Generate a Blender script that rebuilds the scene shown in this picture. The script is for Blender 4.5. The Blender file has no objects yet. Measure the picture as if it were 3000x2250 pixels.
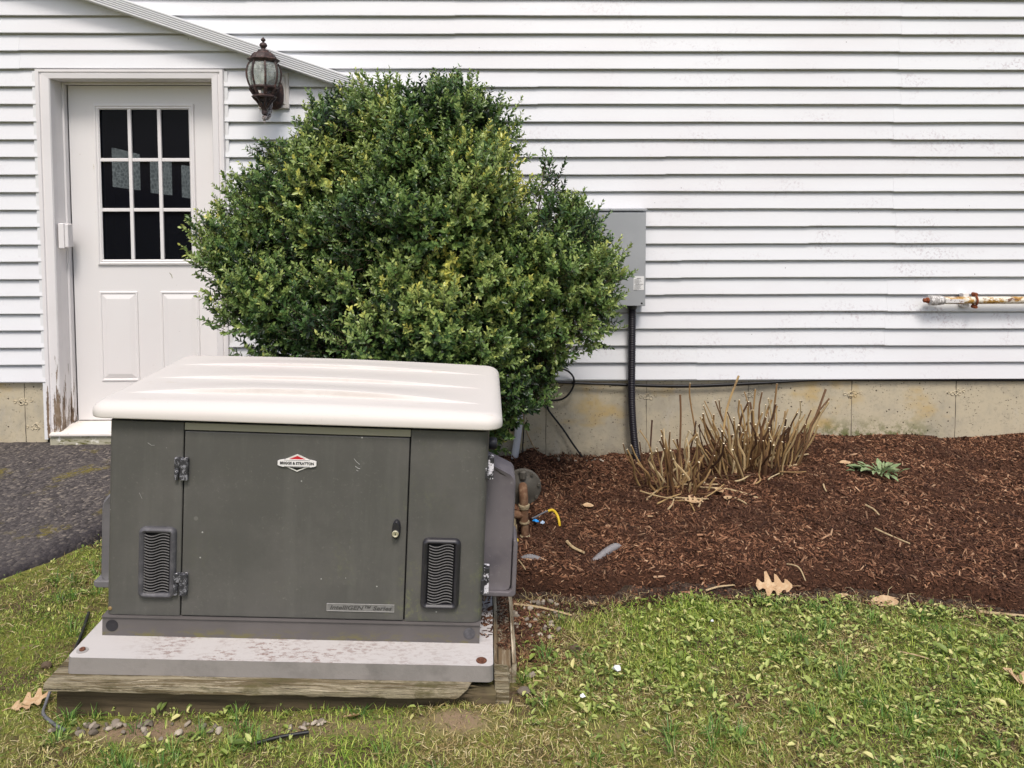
import bpy, bmesh, math, random
import numpy as np
from mathutils import Matrix, Vector, Euler

random.seed(7)
rng = np.random.default_rng(11)
scn = bpy.context.scene
R = math.radians

# ------------------------------------------------------------------ camera
cam_data = bpy.data.cameras.new('camera')
cam = bpy.data.objects.new('camera', cam_data)
scn.collection.objects.link(cam)
pitch, yaw, roll = 0.055085, 0.011093, 0.00081
fw = Vector((math.sin(yaw)*math.cos(pitch), math.cos(yaw)*math.cos(pitch), -math.sin(pitch)))
rt = Vector((math.cos(yaw), -math.sin(yaw), 0))
dn = fw.cross(rt)
r2 = rt*math.cos(roll) + dn*math.sin(roll)
d2 = -rt*math.sin(roll) + dn*math.cos(roll)
cam.matrix_world = Matrix(((r2.x, -d2.x, -fw.x, 0.0), (r2.y, -d2.y, -fw.y, -4.47104),
                           (r2.z, -d2.z, -fw.z, 1.440886), (0, 0, 0, 1)))
cam_data.sensor_width = 36
cam_data.lens = 36*2220/3000
cam_data.shift_y = -(1125-705.6)/3000
cam_data.clip_start = 0.05
cam_data.clip_end = 300
scn.camera = cam

# ------------------------------------------------------------------ sky and sun (overcast)
world = bpy.data.worlds.new("World")
scn.world = world
world.use_nodes = True
wn = world.node_tree
bg = wn.nodes['Background']
sky = wn.nodes.new('ShaderNodeTexSky')
sky.sky_type = 'NISHITA'
sky.sun_disc = False
sky.sun_elevation = R(58)
sky.sun_rotation = R(180+12)
sky.dust_density = 3.8
sky.air_density = 1.0
sky.ozone_density = 1.0
wn.links.new(sky.outputs[0], bg.inputs[0])
bg.inputs[1].default_value = 0.10
sun_data = bpy.data.lights.new('sun', 'SUN')
sun_data.energy = 1.5
sun_data.angle = R(16)
sun_data.color = (1.0, 0.95, 0.90)
sun = bpy.data.objects.new('sun', sun_data)
scn.collection.objects.link(sun)
se, sa = R(58), R(12)   # behind the camera, a little to the right
sdir = Vector((math.sin(sa)*math.cos(se), -math.cos(sa)*math.cos(se), math.sin(se)))
sun.rotation_euler = sdir.to_track_quat('Z', 'Y').to_euler()
scn.view_settings.view_transform = 'Standard'
scn.view_settings.look = 'None'
scn.view_settings.gamma = 1
scn.view_settings.use_curve_mapping = False
scn.view_settings.exposure = 0.70
scn.cycles.max_bounces = 8

# ------------------------------------------------------------------ material helper
class M:
    def __init__(s, name, base=(.5,.5,.5), rough=.6, spec=.5, metal=0.0):
        s.m = bpy.data.materials.new(name)
        s.m.use_nodes = True
        s.nt = s.m.node_tree
        s.p = s.nt.nodes['Principled BSDF']
        s.p.inputs['Roughness'].default_value = rough
        s.p.inputs['Metallic'].default_value = metal
        s.p.inputs['Specular IOR Level'].default_value = spec
        s.col = None
        s.base(base)
        s._tc = None
    def n(s, t): return s.nt.nodes.new(t)
    def l(s, a, b): s.nt.links.new(a, b)
    def base(s, c):
        r = s.n('ShaderNodeRGB'); r.outputs[0].default_value = (*c, 1)
        s.setc(r.outputs[0])
    def setc(s, sock):
        s.col = sock; s.l(sock, s.p.inputs['Base Color'])
    def tc(s, scale=(1,1,1), loc=(0,0,0), kind='Object'):
        if s._tc is None: s._tc = s.n('ShaderNodeTexCoord')
        mp = s.n('ShaderNodeMapping')
        mp.inputs['Scale'].default_value = scale
        mp.inputs['Location'].default_value = loc
        s.l(s._tc.outputs[kind], mp.inputs[0])
        return mp.outputs[0]
    def noise(s, scale, detail=4, rough=.6, stretch=(1,1,1), loc=(0,0,0), dist=0):
        t = s.n('ShaderNodeTexNoise')
        t.inputs['Scale'].default_value = scale
        t.inputs['Detail'].default_value = detail
        t.inputs['Roughness'].default_value = rough
        t.inputs['Distortion'].default_value = dist
        s.l(s.tc(stretch, loc), t.inputs['Vector'])
        return t.outputs['Fac']
    def voro(s, scale, stretch=(1,1,1), feature='F1', rand=1.0, out='Distance'):
        t = s.n('ShaderNodeTexVoronoi'); t.feature = feature
        t.inputs['Scale'].default_value = scale
        t.inputs['Randomness'].default_value = rand
        s.l(s.tc(stretch), t.inputs['Vector'])
        return t.outputs[out]
    def ramp(s, fac, a, b, va=0.0, vb=1.0):
        r = s.n('ShaderNodeMapRange'); r.interpolation_type = 'SMOOTHSTEP'
        r.inputs[1].default_value = a; r.inputs[2].default_value = b
        r.inputs[3].default_value = va; r.inputs[4].default_value = vb
        s.l(fac, r.inputs[0]); return r.outputs[0]
    def math(s, op, a, b):
        t = s.n('ShaderNodeMath'); t.operation = op; t.use_clamp = False
        for i, v in enumerate((a, b)):
            if isinstance(v, (int, float)): t.inputs[i].default_value = v
            else: s.l(v, t.inputs[i])
        return t.outputs[0]
    def mix(s, fac, c2, mode='MIX'):
        t = s.n('ShaderNodeMix'); t.data_type = 'RGBA'; t.blend_type = mode
        if isinstance(fac, (int, float)): t.inputs[0].default_value = fac
        else: s.l(fac, t.inputs[0])
        s.l(s.col, t.inputs[6])
        if isinstance(c2, tuple): t.inputs[7].default_value = (*c2, 1)
        else: s.l(c2, t.inputs[7])
        s.setc(t.outputs[2]); return s
    def cramp(s, fac, stops):
        t = s.n('ShaderNodeValToRGB'); e = t.color_ramp.elements
        e[0].position, e[0].color = stops[0][0], (*stops[0][1], 1)
        e[1].position, e[1].color = stops[-1][0], (*stops[-1][1], 1)
        for p, c in stops[1:-1]:
            x = e.new(p); x.color = (*c, 1)
        s.l(fac, t.inputs[0]); return t.outputs[0]
    def island(s):
        g = s.n('ShaderNodeNewGeometry'); return g.outputs['Random Per Island']
    def axis(s, i):
        x = s.n('ShaderNodeSeparateXYZ'); s.l(s.tc(), x.inputs[0]); return x.outputs[i]
    def attr(s, name):
        a = s.n('ShaderNodeAttribute'); a.attribute_name = name; return a.outputs['Fac']
    def bump(s, h, strength=.3, dist=.01):
        b = s.n('ShaderNodeBump')
        b.inputs['Strength'].default_value = strength; b.inputs['Distance'].default_value = dist
        s.l(h, b.inputs['Height'])
        if s.p.inputs['Normal'].is_linked: s.l(s.p.inputs['Normal'].links[0].from_socket, b.inputs['Normal'])
        s.l(b.outputs[0], s.p.inputs['Normal']); return s
    def rough(s, fac, a, b):
        s.l(s.ramp(fac, 0, 1, a, b), s.p.inputs['Roughness']); return s

def MUL(m, a, b): return m.math('MULTIPLY', a, b)

# --- siding vinyl
vinyl = M('white_vinyl_siding', (.72,.732,.748), .42, .4)
d = MUL(vinyl, vinyl.ramp(vinyl.noise(2.2, 5, .7, (1,1,2.2)), .49, .72), vinyl.ramp(vinyl.noise(60, 3, .7), .48, .64))
up_right = vinyl.math('ADD', vinyl.ramp(vinyl.axis(0), -.5, 2.6, .35, 1.0), 0.0)
vinyl.mix(MUL(vinyl, MUL(vinyl, d, up_right), .75), (.38,.31,.33))
vinyl.mix(vinyl.ramp(vinyl.noise(1.1, 4, .6, (.6,1,1.4)), .40, .68, 0, .5), (.665,.645,.655))
sp = vinyl.ramp(vinyl.voro(15), .040, .055, 1, 0)
vinyl.mix(MUL(vinyl, MUL(vinyl, sp, vinyl.ramp(vinyl.noise(9,2), .56, .6)), .8), (.12,.1,.1))
vinyl.bump(vinyl.noise(90, 3, .6, (.12,1,1)), .05, .004)
trimw = M('white_trim_metal', (.74,.745,.75), .38, .45)
trimw.mix(trimw.ramp(trimw.noise(6,4), .5, .8, 0, .3), (.62,.6,.6))

def painted(name, base, peel_bottom):
    m = M(name, base, .5, .35)
    m.mix(m.ramp(m.noise(4, 4), .4, .75, 0, .35), tuple(c*.86 for c in base))
    g = m.noise(26, 6, .75, (1.6,1.6,.18))
    z = m.axis(2)
    lim = m.ramp(z, .05, peel_bottom, .46, .70)
    t = m.math('SUBTRACT', g, lim)
    f = m.ramp(t, 0, .03)
    m.mix(f, m.cramp(m.noise(14, 4, .7), [(.3,(.09,.055,.035)), (.55,(.23,.165,.11)), (.8,(.36,.3,.24))]))
    m.bump(f, .5, -.0015)
    m.bump(m.noise(40, 4, .6, (1,1,.1)), .12, .003)
    return m
casingp = painted('old_white_casing_paint', (.76,.735,.73), .75)
doorp = M('door_white_paint', (.765,.745,.735), .42, .4)
doorp.mix(doorp.ramp(doorp.noise(1.7, 4), .4, .75, 0, .3), (.74,.68,.665))
doorp.mix(MUL(doorp, doorp.ramp(doorp.noise(40, 4, .8), .66, .74), .5), (.35,.27,.22))
doorp.bump(doorp.noise(220, 2), .04, .001)
sillp = M('worn_sill_paint', (.74,.70,.65), .6)
sillp.mix(sillp.ramp(sillp.noise(48,6,.75,(.3,1,1)), .60, .68, 0, .8), (.2,.17,.1))
mossy = M('mossy_sill_wood', (.42,.4,.3), .85, .2)
mossy.mix(mossy.ramp(mossy.noise(18, 5, .7, (.5,1,2)), .48, .6), (.11,.11,.03))
mossy.mix(mossy.ramp(mossy.noise(30, 4), .58, .66), (.7,.68,.6))

glass = M('door_glass', (.010,.011,.017), .04, .2)
glass_mix = glass.n('ShaderNodeMixShader'); gt = glass.n('ShaderNodeBsdfTransparent')
gt.inputs[0].default_value = (.5,.53,.55,1)
glass_mix.inputs[0].default_value = .45
glass.l(gt.outputs[0], glass_mix.inputs[1]); glass.l(glass.p.outputs[0], glass_mix.inputs[2])
glass.l(glass_mix.outputs[0], glass.nt.nodes['Material Output'].inputs[0])
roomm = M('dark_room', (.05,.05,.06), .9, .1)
frost = M('frosted_window_daylight', (.5,.5,.46), .6, .2)
fr = frost.cramp(frost.voro(34, (1,1,1), 'DISTANCE_TO_EDGE'), [(.0,(.8,.8,.74)), (.08,(.40,.41,.38)), (.5,(.24,.25,.24))])
frost.l(fr, frost.p.inputs['Emission Color']); frost.p.inputs['Emission Strength'].default_value = 1.5
lampglass = M('lamp_glass', (.86,.88,.84), .06, .5)
lg = lampglass.n('ShaderNodeMixShader'); lt = lampglass.n('ShaderNodeBsdfTransparent')
lt.inputs[0].default_value = (.9,.92,.9,1)
lampglass.l(lampglass.ramp(lampglass.noise(30,4), .35, .7, .08, .26), lg.inputs[0])
lampglass.l(lt.outputs[0], lg.inputs[1]); lampglass.l(lampglass.p.outputs[0], lg.inputs[2])
lampglass.l(lg.outputs[0], lampglass.nt.nodes['Material Output'].inputs[0])
bulbm = M('lamp_bulb', (.85,.85,.82), .2, .5)
bronze = M('weathered_bronze', (.045,.028,.026), .55, .4)
bronze.mix(bronze.ramp(bronze.noise(45, 5, .7), .5, .68), (.14,.07,.055))
bronze.mix(bronze.ramp(bronze.noise(90, 3, .7), .66, .72, 0, .6), (.4,.36,.34))
bronze_worn = M('flaking_bronze_arm', (.1,.07,.065), .7, .3)
bronze_worn.mix(bronze_worn.ramp(bronze_worn.noise(110, 4, .7), .46, .54), (.5,.46,.45))
blockm = M('ivory_plastic_block', (.70,.66,.62), .45, .4)

# --- concrete of the foundation
conc = M('foundation_concrete', (.52,.455,.325), .9, .2)
conc.mix(conc.ramp(conc.noise(2.2, 6, .7), .42, .64, 0, .85), (.37,.335,.26))
conc.mix(MUL(conc, conc.ramp(conc.noise(2.3, 4, .6, (1,1,1.6), (3,1,7)), .52, .68), .8), (.50,.36,.15))
conc.mix(conc.ramp(conc.noise(5, 5, .7, (1,1,.35), (9,2,4)), .56, .75, 0, .5), (.52,.49,.43))
pit = conc.ramp(conc.voro(24), .09, .14, 1, 0)
pit = MUL(conc, pit, conc.ramp(conc.noise(5, 3), .46, .56))
pit2 = MUL(conc, conc.ramp(conc.voro(60), .13, .2, 1, 0), conc.ramp(conc.noise(8, 3, .6, (1,1,1), (4,4,4)), .46, .58))
pits = conc.math('MAXIMUM', pit, pit2)
conc.mix(MUL(conc, pits, .85), (.045,.035,.028))
mz = conc.ramp(conc.axis(2), -.02, .17, 1, 0)
mx = MUL(conc, conc.ramp(conc.axis(0), 1.65, 1.9), conc.ramp(conc.axis(0), 2.45, 2.7, 1, 0))
mo = MUL(conc, MUL(conc, mz, mx), conc.ramp(conc.noise(13, 5, .75), .42, .58))
conc.mix(mo, (.095,.115,.022))
conc.mix(conc.ramp(conc.noise(45, 5, .8), .52, .7, 0, .5), (.24,.21,.165))
conc.mix(MUL(conc, conc.ramp(conc.axis(2), -.16, -.02, 1, 0), conc.ramp(conc.noise(22,4,.7), .38, .55)), (.15,.13,.095))
conc.bump(pits, .7, -.006)
conc.bump(conc.noise(120, 4, .7), .25, .003)
seam_m = M('concrete_seam', (.17,.15,.115), .95, .1)

# --- asphalt
asph = M('old_asphalt', (.085,.078,.082), .85, .3)
vc = asph.voro(80, out='Color')
bwn = asph.n('ShaderNodeRGBToBW'); asph.l(vc, bwn.inputs[0])
asph.setc(asph.cramp(bwn.outputs[0], [(.1,(.030,.026,.026)), (.45,(.062,.054,.053)), (.7,(.098,.085,.080)), (.93,(.22,.19,.155))]))
asph.mix(asph.ramp(asph.noise(2.5, 4), .4, .7, 0, .5), (.082,.072,.068))
asph.mix(MUL(asph, asph.ramp(asph.noise(3.2, 4, .6, (1,1,1), (2.7,.4,0)), .56, .66), asph.ramp(asph.noise(34, 4, .7), .42, .56)), (.13,.105,.022))
edge_d = asph.attr('edge')
asph.mix(MUL(asph, edge_d, .8), (.022,.019,.024))
asph.bump(asph.voro(80), .6, -.006)
asph.bump(asph.noise(30, 4), .4, .01)

# --- soils
soil = M('lawn_soil', (.10,.07,.042), .95, .1)
soil.mix(soil.ramp(soil.noise(5, 5, .7), .38, .56), (.17,.18,.04))
soil.mix(soil.ramp(soil.noise(60, 4, .7), .5, .7), (.2,.155,.1))
soil.mix(soil.attr('trench'), soil.cramp(soil.noise(70, 4, .7), [(.3,(.014,.009,.007)), (.5,(.05,.034,.026)), (.72,(.12,.088,.07))]))
soil.mix(MUL(soil, soil.attr('bare'), soil.ramp(soil.noise(90,3,.6), .2, .6, .55, 1)), (.25,.175,.115))
soil.bump(soil.noise(50, 5, .7), .8, .012)
mulch_base = M('mulch_bed_soil', (.045,.022,.014), .95, .1)
mulch_base.mix(mulch_base.ramp(mulch_base.noise(110, 4, .7, (1,1,1)), .42, .66), (.105,.048,.028))
mulch_base.mix(mulch_base.attr('trench'), (.018,.011,.009))
mulch_base.bump(mulch_base.noise(80, 4, .7), 1, .012)
chip = M('bark_mulch', (.1,.05,.03), .88, .15)
chip.setc(chip.cramp(chip.island(), [(0,(.026,.014,.010)), (.25,(.072,.032,.019)), (.55,(.155,.071,.040)), (.82,(.25,.122,.068)), (.95,(.37,.205,.118)), (1,(.52,.34,.21))]))
chip.mix(chip.ramp(chip.noise(3.4, 5, .65), .44, .60, 0, .62), (.052,.026,.018))
chip.mix(chip.attr('damp'), (.018,.010,.008))  # bark darker towards the cut front edge of the bed

grassm = M('grass_blades', (.06,.1,.02), .6, .3)
gi = grassm.island()
grassm.setc(grassm.cramp(gi, [(0,(.055,.11,.018)), (.3,(.155,.28,.032)), (.6,(.32,.45,.060)), (1,(.60,.65,.16))]))
dryc = grassm.cramp(grassm.island(), [(0,(.20,.14,.045)), (.5,(.50,.39,.16)), (1,(.78,.66,.36))])
grassm.mix(grassm.attr('dry'), dryc)
def add_translucent(m, w):
    t = m.n('ShaderNodeBsdfTranslucent'); x = m.n('ShaderNodeMixShader'); x.inputs[0].default_value = w
    m.l(m.col, t.inputs[0]); m.l(m.p.outputs[0], x.inputs[1]); m.l(t.outputs[0], x.inputs[2])
    m.l(x.outputs[0], m.nt.nodes['Material Output'].inputs[0])
add_translucent(grassm, .25)
tuftm = M('fresh_grass_tufts', (.1,.25,.04), .5, .4)
tuftm.setc(tuftm.cramp(tuftm.island(), [(0,(.045,.12,.022)), (.5,(.12,.26,.045)), (1,(.27,.42,.09))]))
add_translucent(tuftm, .25)
mossm = M('lawn_moss', (.2,.2,.05), .8, .2)
mossm.setc(mossm.cramp(mossm.island(), [(0,(.05,.05,.016)), (.35,(.12,.15,.030)), (.7,(.23,.28,.055)), (1,(.44,.39,.14))]))
thatchm = M('dead_thatch', (.3,.22,.1), .8, .2)
thatchm.setc(thatchm.cramp(thatchm.island(), [(0,(.06,.04,.018)), (.35,(.19,.13,.05)), (.7,(.42,.33,.15)), (1,(.70,.60,.36))]))
plantm = M('weed_plant_leaves', (.24,.33,.15), .55, .35)
plantm.mix(plantm.ramp(plantm.noise(60,4), .45, .65), (.36,.44,.25))
add_translucent(plantm, .2)
weedm = M('broad_weed_leaves', (.1,.16,.03), .5, .4)
weedm.setc(weedm.cramp(weedm.island(), [(0,(.09,.14,.03)), (.5,(.28,.36,.075)), (.85,(.50,.56,.18)), (1,(.74,.68,.30))]))
add_translucent(weedm, .25)
leafm = M('shrub_leaves', (.04,.08,.02), .36, .6)
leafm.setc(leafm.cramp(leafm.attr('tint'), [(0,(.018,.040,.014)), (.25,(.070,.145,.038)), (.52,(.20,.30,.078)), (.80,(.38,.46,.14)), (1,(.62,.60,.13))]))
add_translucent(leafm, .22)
barkm = M('shrub_bark', (.09,.065,.045), .85, .2)
barkm.mix(barkm.ramp(barkm.noise(40,4,.6,(1,1,.3)), .45, .65), (.19,.14,.095))
stemm = M('cut_dry_stems', (.36,.24,.11), .65, .3)
oi = stemm.n('ShaderNodeObjectInfo')
stemm.setc(stemm.cramp(oi.outputs['Random'], [(0,(.055,.028,.018)), (.28,(.15,.078,.036)), (.52,(.29,.18,.075)), (.78,(.42,.29,.13)), (1,(.52,.42,.25))]))
stemm.mix(stemm.ramp(stemm.noise(25, 4, .6, (1,1,.25)), .5, .7, 0, .6), (.14,.08,.045))
stemend = M('cut_stem_end', (.74,.64,.45), .8, .2)
oakm = M('dry_oak_leaf', (.55,.36,.2), .7, .25)
oakm.mix(oakm.ramp(oakm.noise(60, 4, .6), .45, .65), (.66,.48,.29))
oakm.mix(oakm.ramp(oakm.noise(120, 3, .7), .62, .7), (.26,.14,.07))
add_translucent(oakm, .15)
twigm = M('pale_dry_twig', (.5,.38,.22), .75, .2)
twigm.mix(twigm.ramp(twigm.noise(60, 4), .5, .7), (.3,.2,.11))
stonem = M('grey_pebble', (.36,.33,.30), .85, .25)
oi2 = stonem.n('ShaderNodeObjectInfo')
stonem.setc(stonem.cramp(oi2.outputs['Random'], [(0,(.12,.098,.075)), (.5,(.26,.22,.175)), (1,(.50,.43,.34))]))
stonem.mix(stonem.ramp(stonem.noise(70,4), .5, .65, 0, .6), (.2,.17,.13))

# --- generator
gpaint = M('grey_green_powder_coat', (.091,.089,.081), .48, .4)
gpaint.mix(gpaint.ramp(gpaint.noise(3.2, 6, .7), .4, .66, 0, .85), (.117,.112,.103))
al = MUL(gpaint, gpaint.ramp(gpaint.noise(4.5, 5, .7, (1,1,.7), (6,2,1)), .5, .72), gpaint.ramp(gpaint.noise(55, 4, .8), .44, .62))
al = MUL(gpaint, al, MUL(gpaint, gpaint.ramp(gpaint.axis(0), .5, 1.0, .15, 1), gpaint.ramp(gpaint.axis(2), .12, .42, 1, .25)))
gpaint.mix(al, (.20,.215,.09))
gpaint.mix(MUL(gpaint, gpaint.ramp(gpaint.noise(70, 4, .8), .55, .72), gpaint.ramp(gpaint.noise(6, 3), .4, .65, .1, .6)), (.20,.195,.17))
gpaint.mix(MUL(gpaint, gpaint.ramp(gpaint.noise(5, 4, .65, (3,3,.3)), .48, .68), .16), (.17,.168,.15))
fs = MUL(gpaint, gpaint.ramp(gpaint.voro(24), .05, .065, 1, 0), gpaint.ramp(gpaint.noise(13,2), .5, .56))
gpaint.mix(MUL(gpaint, fs, .8), (.5,.5,.46))
fs2 = MUL(gpaint, gpaint.ramp(gpaint.voro(9), .06, .075, 1, 0), gpaint.ramp(gpaint.noise(6,2,.5,(1,1,1),(3,3,3)), .56, .62))
gpaint.mix(MUL(gpaint, fs2, .25), (.3,.29,.26))
gpaint.bump(gpaint.noise(400, 2), .06, .0008)
skirtm = M('brown_grey_skirt', (.112,.102,.098), .5, .4)
skirtm.mix(skirtm.ramp(skirtm.noise(3, 5, .6), .4, .7, 0, .6), (.15,.135,.13))
skirtm.mix(MUL(skirtm, skirtm.ramp(skirtm.axis(2), -.06, -.025, 1, 0), skirtm.ramp(skirtm.noise(30,5,.75,(.4,1,1)), .46, .62)), (.15,.135,.06))
stripm = M('olive_top_strip', (.33,.31,.235), .5, .4)
lidm = M('cream_plastic_lid', (.65,.61,.565), .55, .3)
lidm.mix(lidm.ramp(lidm.noise(2.2, 4, .6), .42, .68, 0, .45), (.655,.575,.545))
lidm.mix(MUL(lidm, lidm.ramp(lidm.noise(16, 5, .75, (.35,1,1)), .6, .72), .35), (.5,.42,.31))
lidm.mix(MUL(lidm, lidm.ramp(lidm.voro(22), .02, .035, 1, 0), lidm.ramp(lidm.noise(8,2), .58, .62)), (.12,.09,.07))
for yb, w_ in ((.0985,.0045), (.3035,.0035), (.5135,.0035)):  # ridge steps browned: dirt there, with the steps' shade painted in
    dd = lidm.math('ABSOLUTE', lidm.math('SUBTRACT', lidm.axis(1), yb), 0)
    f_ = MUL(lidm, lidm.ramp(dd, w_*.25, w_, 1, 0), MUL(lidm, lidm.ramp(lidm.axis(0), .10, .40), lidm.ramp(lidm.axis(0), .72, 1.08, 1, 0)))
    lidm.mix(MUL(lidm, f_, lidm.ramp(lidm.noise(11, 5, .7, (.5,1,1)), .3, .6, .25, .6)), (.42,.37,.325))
lidm.mix(MUL(lidm, lidm.ramp(lidm.noise(120, 4, .75), .58, .72), lidm.ramp(lidm.noise(7, 4, .6), .42, .62, 0, .5)), (.42,.38,.33))
lidm.bump(lidm.noise(260, 2), .12, .001)
blackp = M('black_plastic', (.022,.021,.025), .42, .5)
blackp.mix(blackp.ramp(blackp.noise(30,4), .5, .75, 0, .5), (.055,.052,.058))
greyvent = M('faded_grey_vent_plastic', (.075,.073,.08), .5, .45)
greyvent.mix(greyvent.ramp(greyvent.noise(22,5,.7), .46, .68, 0, .8), (.14,.135,.145))
ventdark = M('opening_shade', (.008,.008,.009), .8, .2)  # near black painted for the shade inside vents, gaps and holes
slatm = M('vent_slat_plastic', (.17,.165,.165), .4, .5)
chipped = M('chipped_black_hinge', (.035,.035,.04), .45, .5)
chipped.mix(chipped.ramp(chipped.noise(75, 4, .75), .5, .6), (.24,.24,.26))
chipped.mix(chipped.ramp(chipped.noise(120, 3, .75), .62, .68), (.66,.65,.66))
chipwhite = M('flaking_hinge_paint', (.03,.03,.034), .45, .5)
chipwhite.mix(chipwhite.ramp(chipwhite.noise(42, 4, .7), .5, .56), (.72,.7,.74))
hoodm = M('faded_purple_grey_hood', (.165,.148,.156), .6, .35)
hoodm.mix(hoodm.ramp(hoodm.noise(5, 4, .6), .4, .65), (.10,.09,.102))
hoodm.mix(hoodm.ramp(hoodm.noise(60,4,.7), .6, .75, 0, .5), (.3,.28,.29))
hoodgrey = M('grey_hood_plastic', (.14,.135,.14), .55, .4)
hoodgrey.mix(hoodgrey.ramp(hoodgrey.noise(9,4), .4, .7, 0, .5), (.19,.18,.185))
brass = M('brass_key_cylinder', (.62,.58,.42), .35, .5, .6)
silver = M('badge_silver', (.72,.70,.66), .35, .5, .1)
redm = M('badge_red', (.52,.018,.03), .4, .5)
blackb = M('badge_black', (.012,.012,.013), .4, .5)
whiteb = M('badge_white', (.78,.76,.74), .4, .5)
inkm = M('dark_lettering', (.02,.02,.02), .6, .3)
plate_m = M('worn_nameplate', (.215,.21,.20), .4, .5)
plate_m.mix(plate_m.ramp(plate_m.noise(60,4), .4, .7, 0, .7), (.15,.148,.14))
scuffm = M('pale_scuff', (.30,.295,.275), .6, .3)
rimm = M('nameplate_rim_grey', (.34,.33,.31), .4, .5)
plate_ink = M('worn_nameplate_lettering', (.075,.072,.068), .5, .4)
rustbolt = M('rusty_bolt', (.09,.035,.022), .8, .3)
rustbolt.mix(rustbolt.ramp(rustbolt.noise(160,3), .45, .6), (.17,.07,.04))
washer = M('zinc_washer', (.42,.40,.38), .5, .5, .3)
screwm = M('rusting_screw', (.25,.17,.07), .6, .4)

padm = M('composite_pad', (.27,.25,.232), .85, .25)
padm.mix(padm.ramp(padm.noise(7, 5, .7), .45, .68, 0, .6), (.20,.187,.172))
padm.mix(padm.ramp(padm.noise(3, 5, .7, (1,1,1), (4,4,1)), .55, .72, 0, .6), (.14,.13,.118))
# dirt splash on the upper face in front of the skirt
ax0, ax1, ax2 = padm.axis(0), padm.axis(1), padm.axis(2)
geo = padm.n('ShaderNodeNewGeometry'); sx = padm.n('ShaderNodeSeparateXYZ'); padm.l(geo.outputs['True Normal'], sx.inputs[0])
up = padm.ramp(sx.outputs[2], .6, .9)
padm.mix(MUL(padm, up, .75), (.60,.57,.55))  # upper face painted paler, the sky's light put into its colour
band = MUL(padm, padm.ramp(ax0, .02, .3), padm.ramp(ax0, .5, 1.15, 1, .25))
sm = MUL(padm, padm.ramp(padm.noise(75, 5, .8, (.5,1.2,1)), .50, .57), padm.ramp(padm.noise(6, 3, .6), .4, .58))
padm.mix(MUL(padm, MUL(padm, sm, band), MUL(padm, up, .8)), (.22,.14,.115))
padm.bump(padm.noise(60, 5, .7), .35, .004)
woodw = M('weathered_timber', (.36,.31,.21), .9, .15)
woodw.mix(woodw.ramp(woodw.noise(46, 7, .8, (.05,1,1)), .44, .56), (.16,.125,.07))
woodw.mix(woodw.ramp(woodw.noise(60, 6, .8, (.07,1.2,1.2), (3,2,1)), .55, .62), (.58,.50,.36))
woodw.mix(woodw.ramp(woodw.noise(80, 6, .8, (.05,1.3,1.3), (5,2,8)), .57, .63), (.04,.032,.022))
woodw.mix(woodw.ramp(woodw.noise(9, 5, .75, (.5,1,1)), .52, .64, 0, .7), (.13,.115,.05))
woodw.bump(woodw.noise(60, 7, .8, (.05,1,1)), 1.0, .012)
woodd = M('dark_damp_timber', (.115,.088,.052), .9, .15)  # darker brown wood for the lower boards and splinters
woodd.mix(woodd.ramp(woodd.noise(26, 5, .7, (.06,1,1)), .42, .62), (.06,.046,.028))
woodd.mix(woodd.ramp(woodd.noise(5, 4, .6), .5, .7, 0, .6), (.15,.125,.065))
woodd.bump(woodd.noise(38, 5, .7, (.06,1,1)), .6, .004)
woody = M('weathered_timber_side', (.38,.33,.24), .9, .15)
woody.mix(woody.ramp(woody.noise(30, 6, .7, (1,.06,1)), .42, .58), (.17,.12,.07))
woody.mix(woody.ramp(woody.noise(36, 5, .75, (1.2,.09,1.2)), .58, .66), (.58,.5,.37))
woody.bump(woody.noise(38, 6, .75, (1,.06,1)), .8, .006)

galv = M('grey_enclosure_paint', (.335,.35,.365), .42, .45)
galv.mix(galv.ramp(galv.noise(4, 5, .6), .4, .7, 0, .6), (.40,.415,.43))
galv.mix(galv.ramp(galv.noise(18, 4, .7, (1,1,.3)), .62, .75, 0, .4), (.27,.275,.28))
stick_w = M('paper_sticker', (.78,.78,.77), .6, .3)
stick_i = M('sticker_print', (.12,.12,.13), .7, .2)
conduitm = M('black_conduit', (.014,.012,.018), .45, .45)
cablem = M('black_cable', (.012,.012,.013), .45, .4)
greycable = M('grey_cable', (.13,.13,.14), .5, .4)
tanwire = M('tan_wire', (.42,.30,.17), .7, .2)
pvcm = M('white_pvc', (.74,.73,.72), .4, .45)
greypvc = M('dusty_grey_corrugated_pipe', (.23,.22,.225), .6, .3)
rustpipe = M('rusting_painted_pipe', (.74,.69,.58), .55, .35)
rustpipe.mix(rustpipe.ramp(rustpipe.noise(26, 6, .75, (.6,1,1)), .47, .56), (.42,.23,.045))
rustpipe.mix(rustpipe.ramp(rustpipe.noise(38, 5, .75, (.6,1,1), (2,2,2)), .55, .63), (.13,.05,.022))
rustred = M('red_rust', (.24,.07,.03), .85, .2)
rustred.mix(rustred.ramp(rustred.noise(90, 4, .7), .5, .64), (.11,.035,.02))
tapem = M('grey_sealing_tape', (.36,.34,.32), .6, .3)
tapem.mix(tapem.ramp(tapem.noise(70, 4, .7, (1,1,.5)), .5, .56), (.72,.7,.68))
tapem.mix(tapem.ramp(tapem.noise(60, 4, .7, (1,1,.5), (4,1,1)), .6, .66), (.1,.08,.07))
clampw = M('chipped_white_clamp', (.7,.68,.66), .5, .4)
clampw.mix(clampw.ramp(clampw.noise(60,4,.7), .56, .64), (.16,.07,.05))
gaspipe = M('rusty_gas_pipe', (.145,.075,.042), .85, .25)
gaspipe.mix(gaspipe.ramp(gaspipe.noise(50,4,.7), .45, .65), (.22,.135,.08))
gasfit = M('dull_brass_fitting', (.33,.265,.16), .65, .35)
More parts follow.
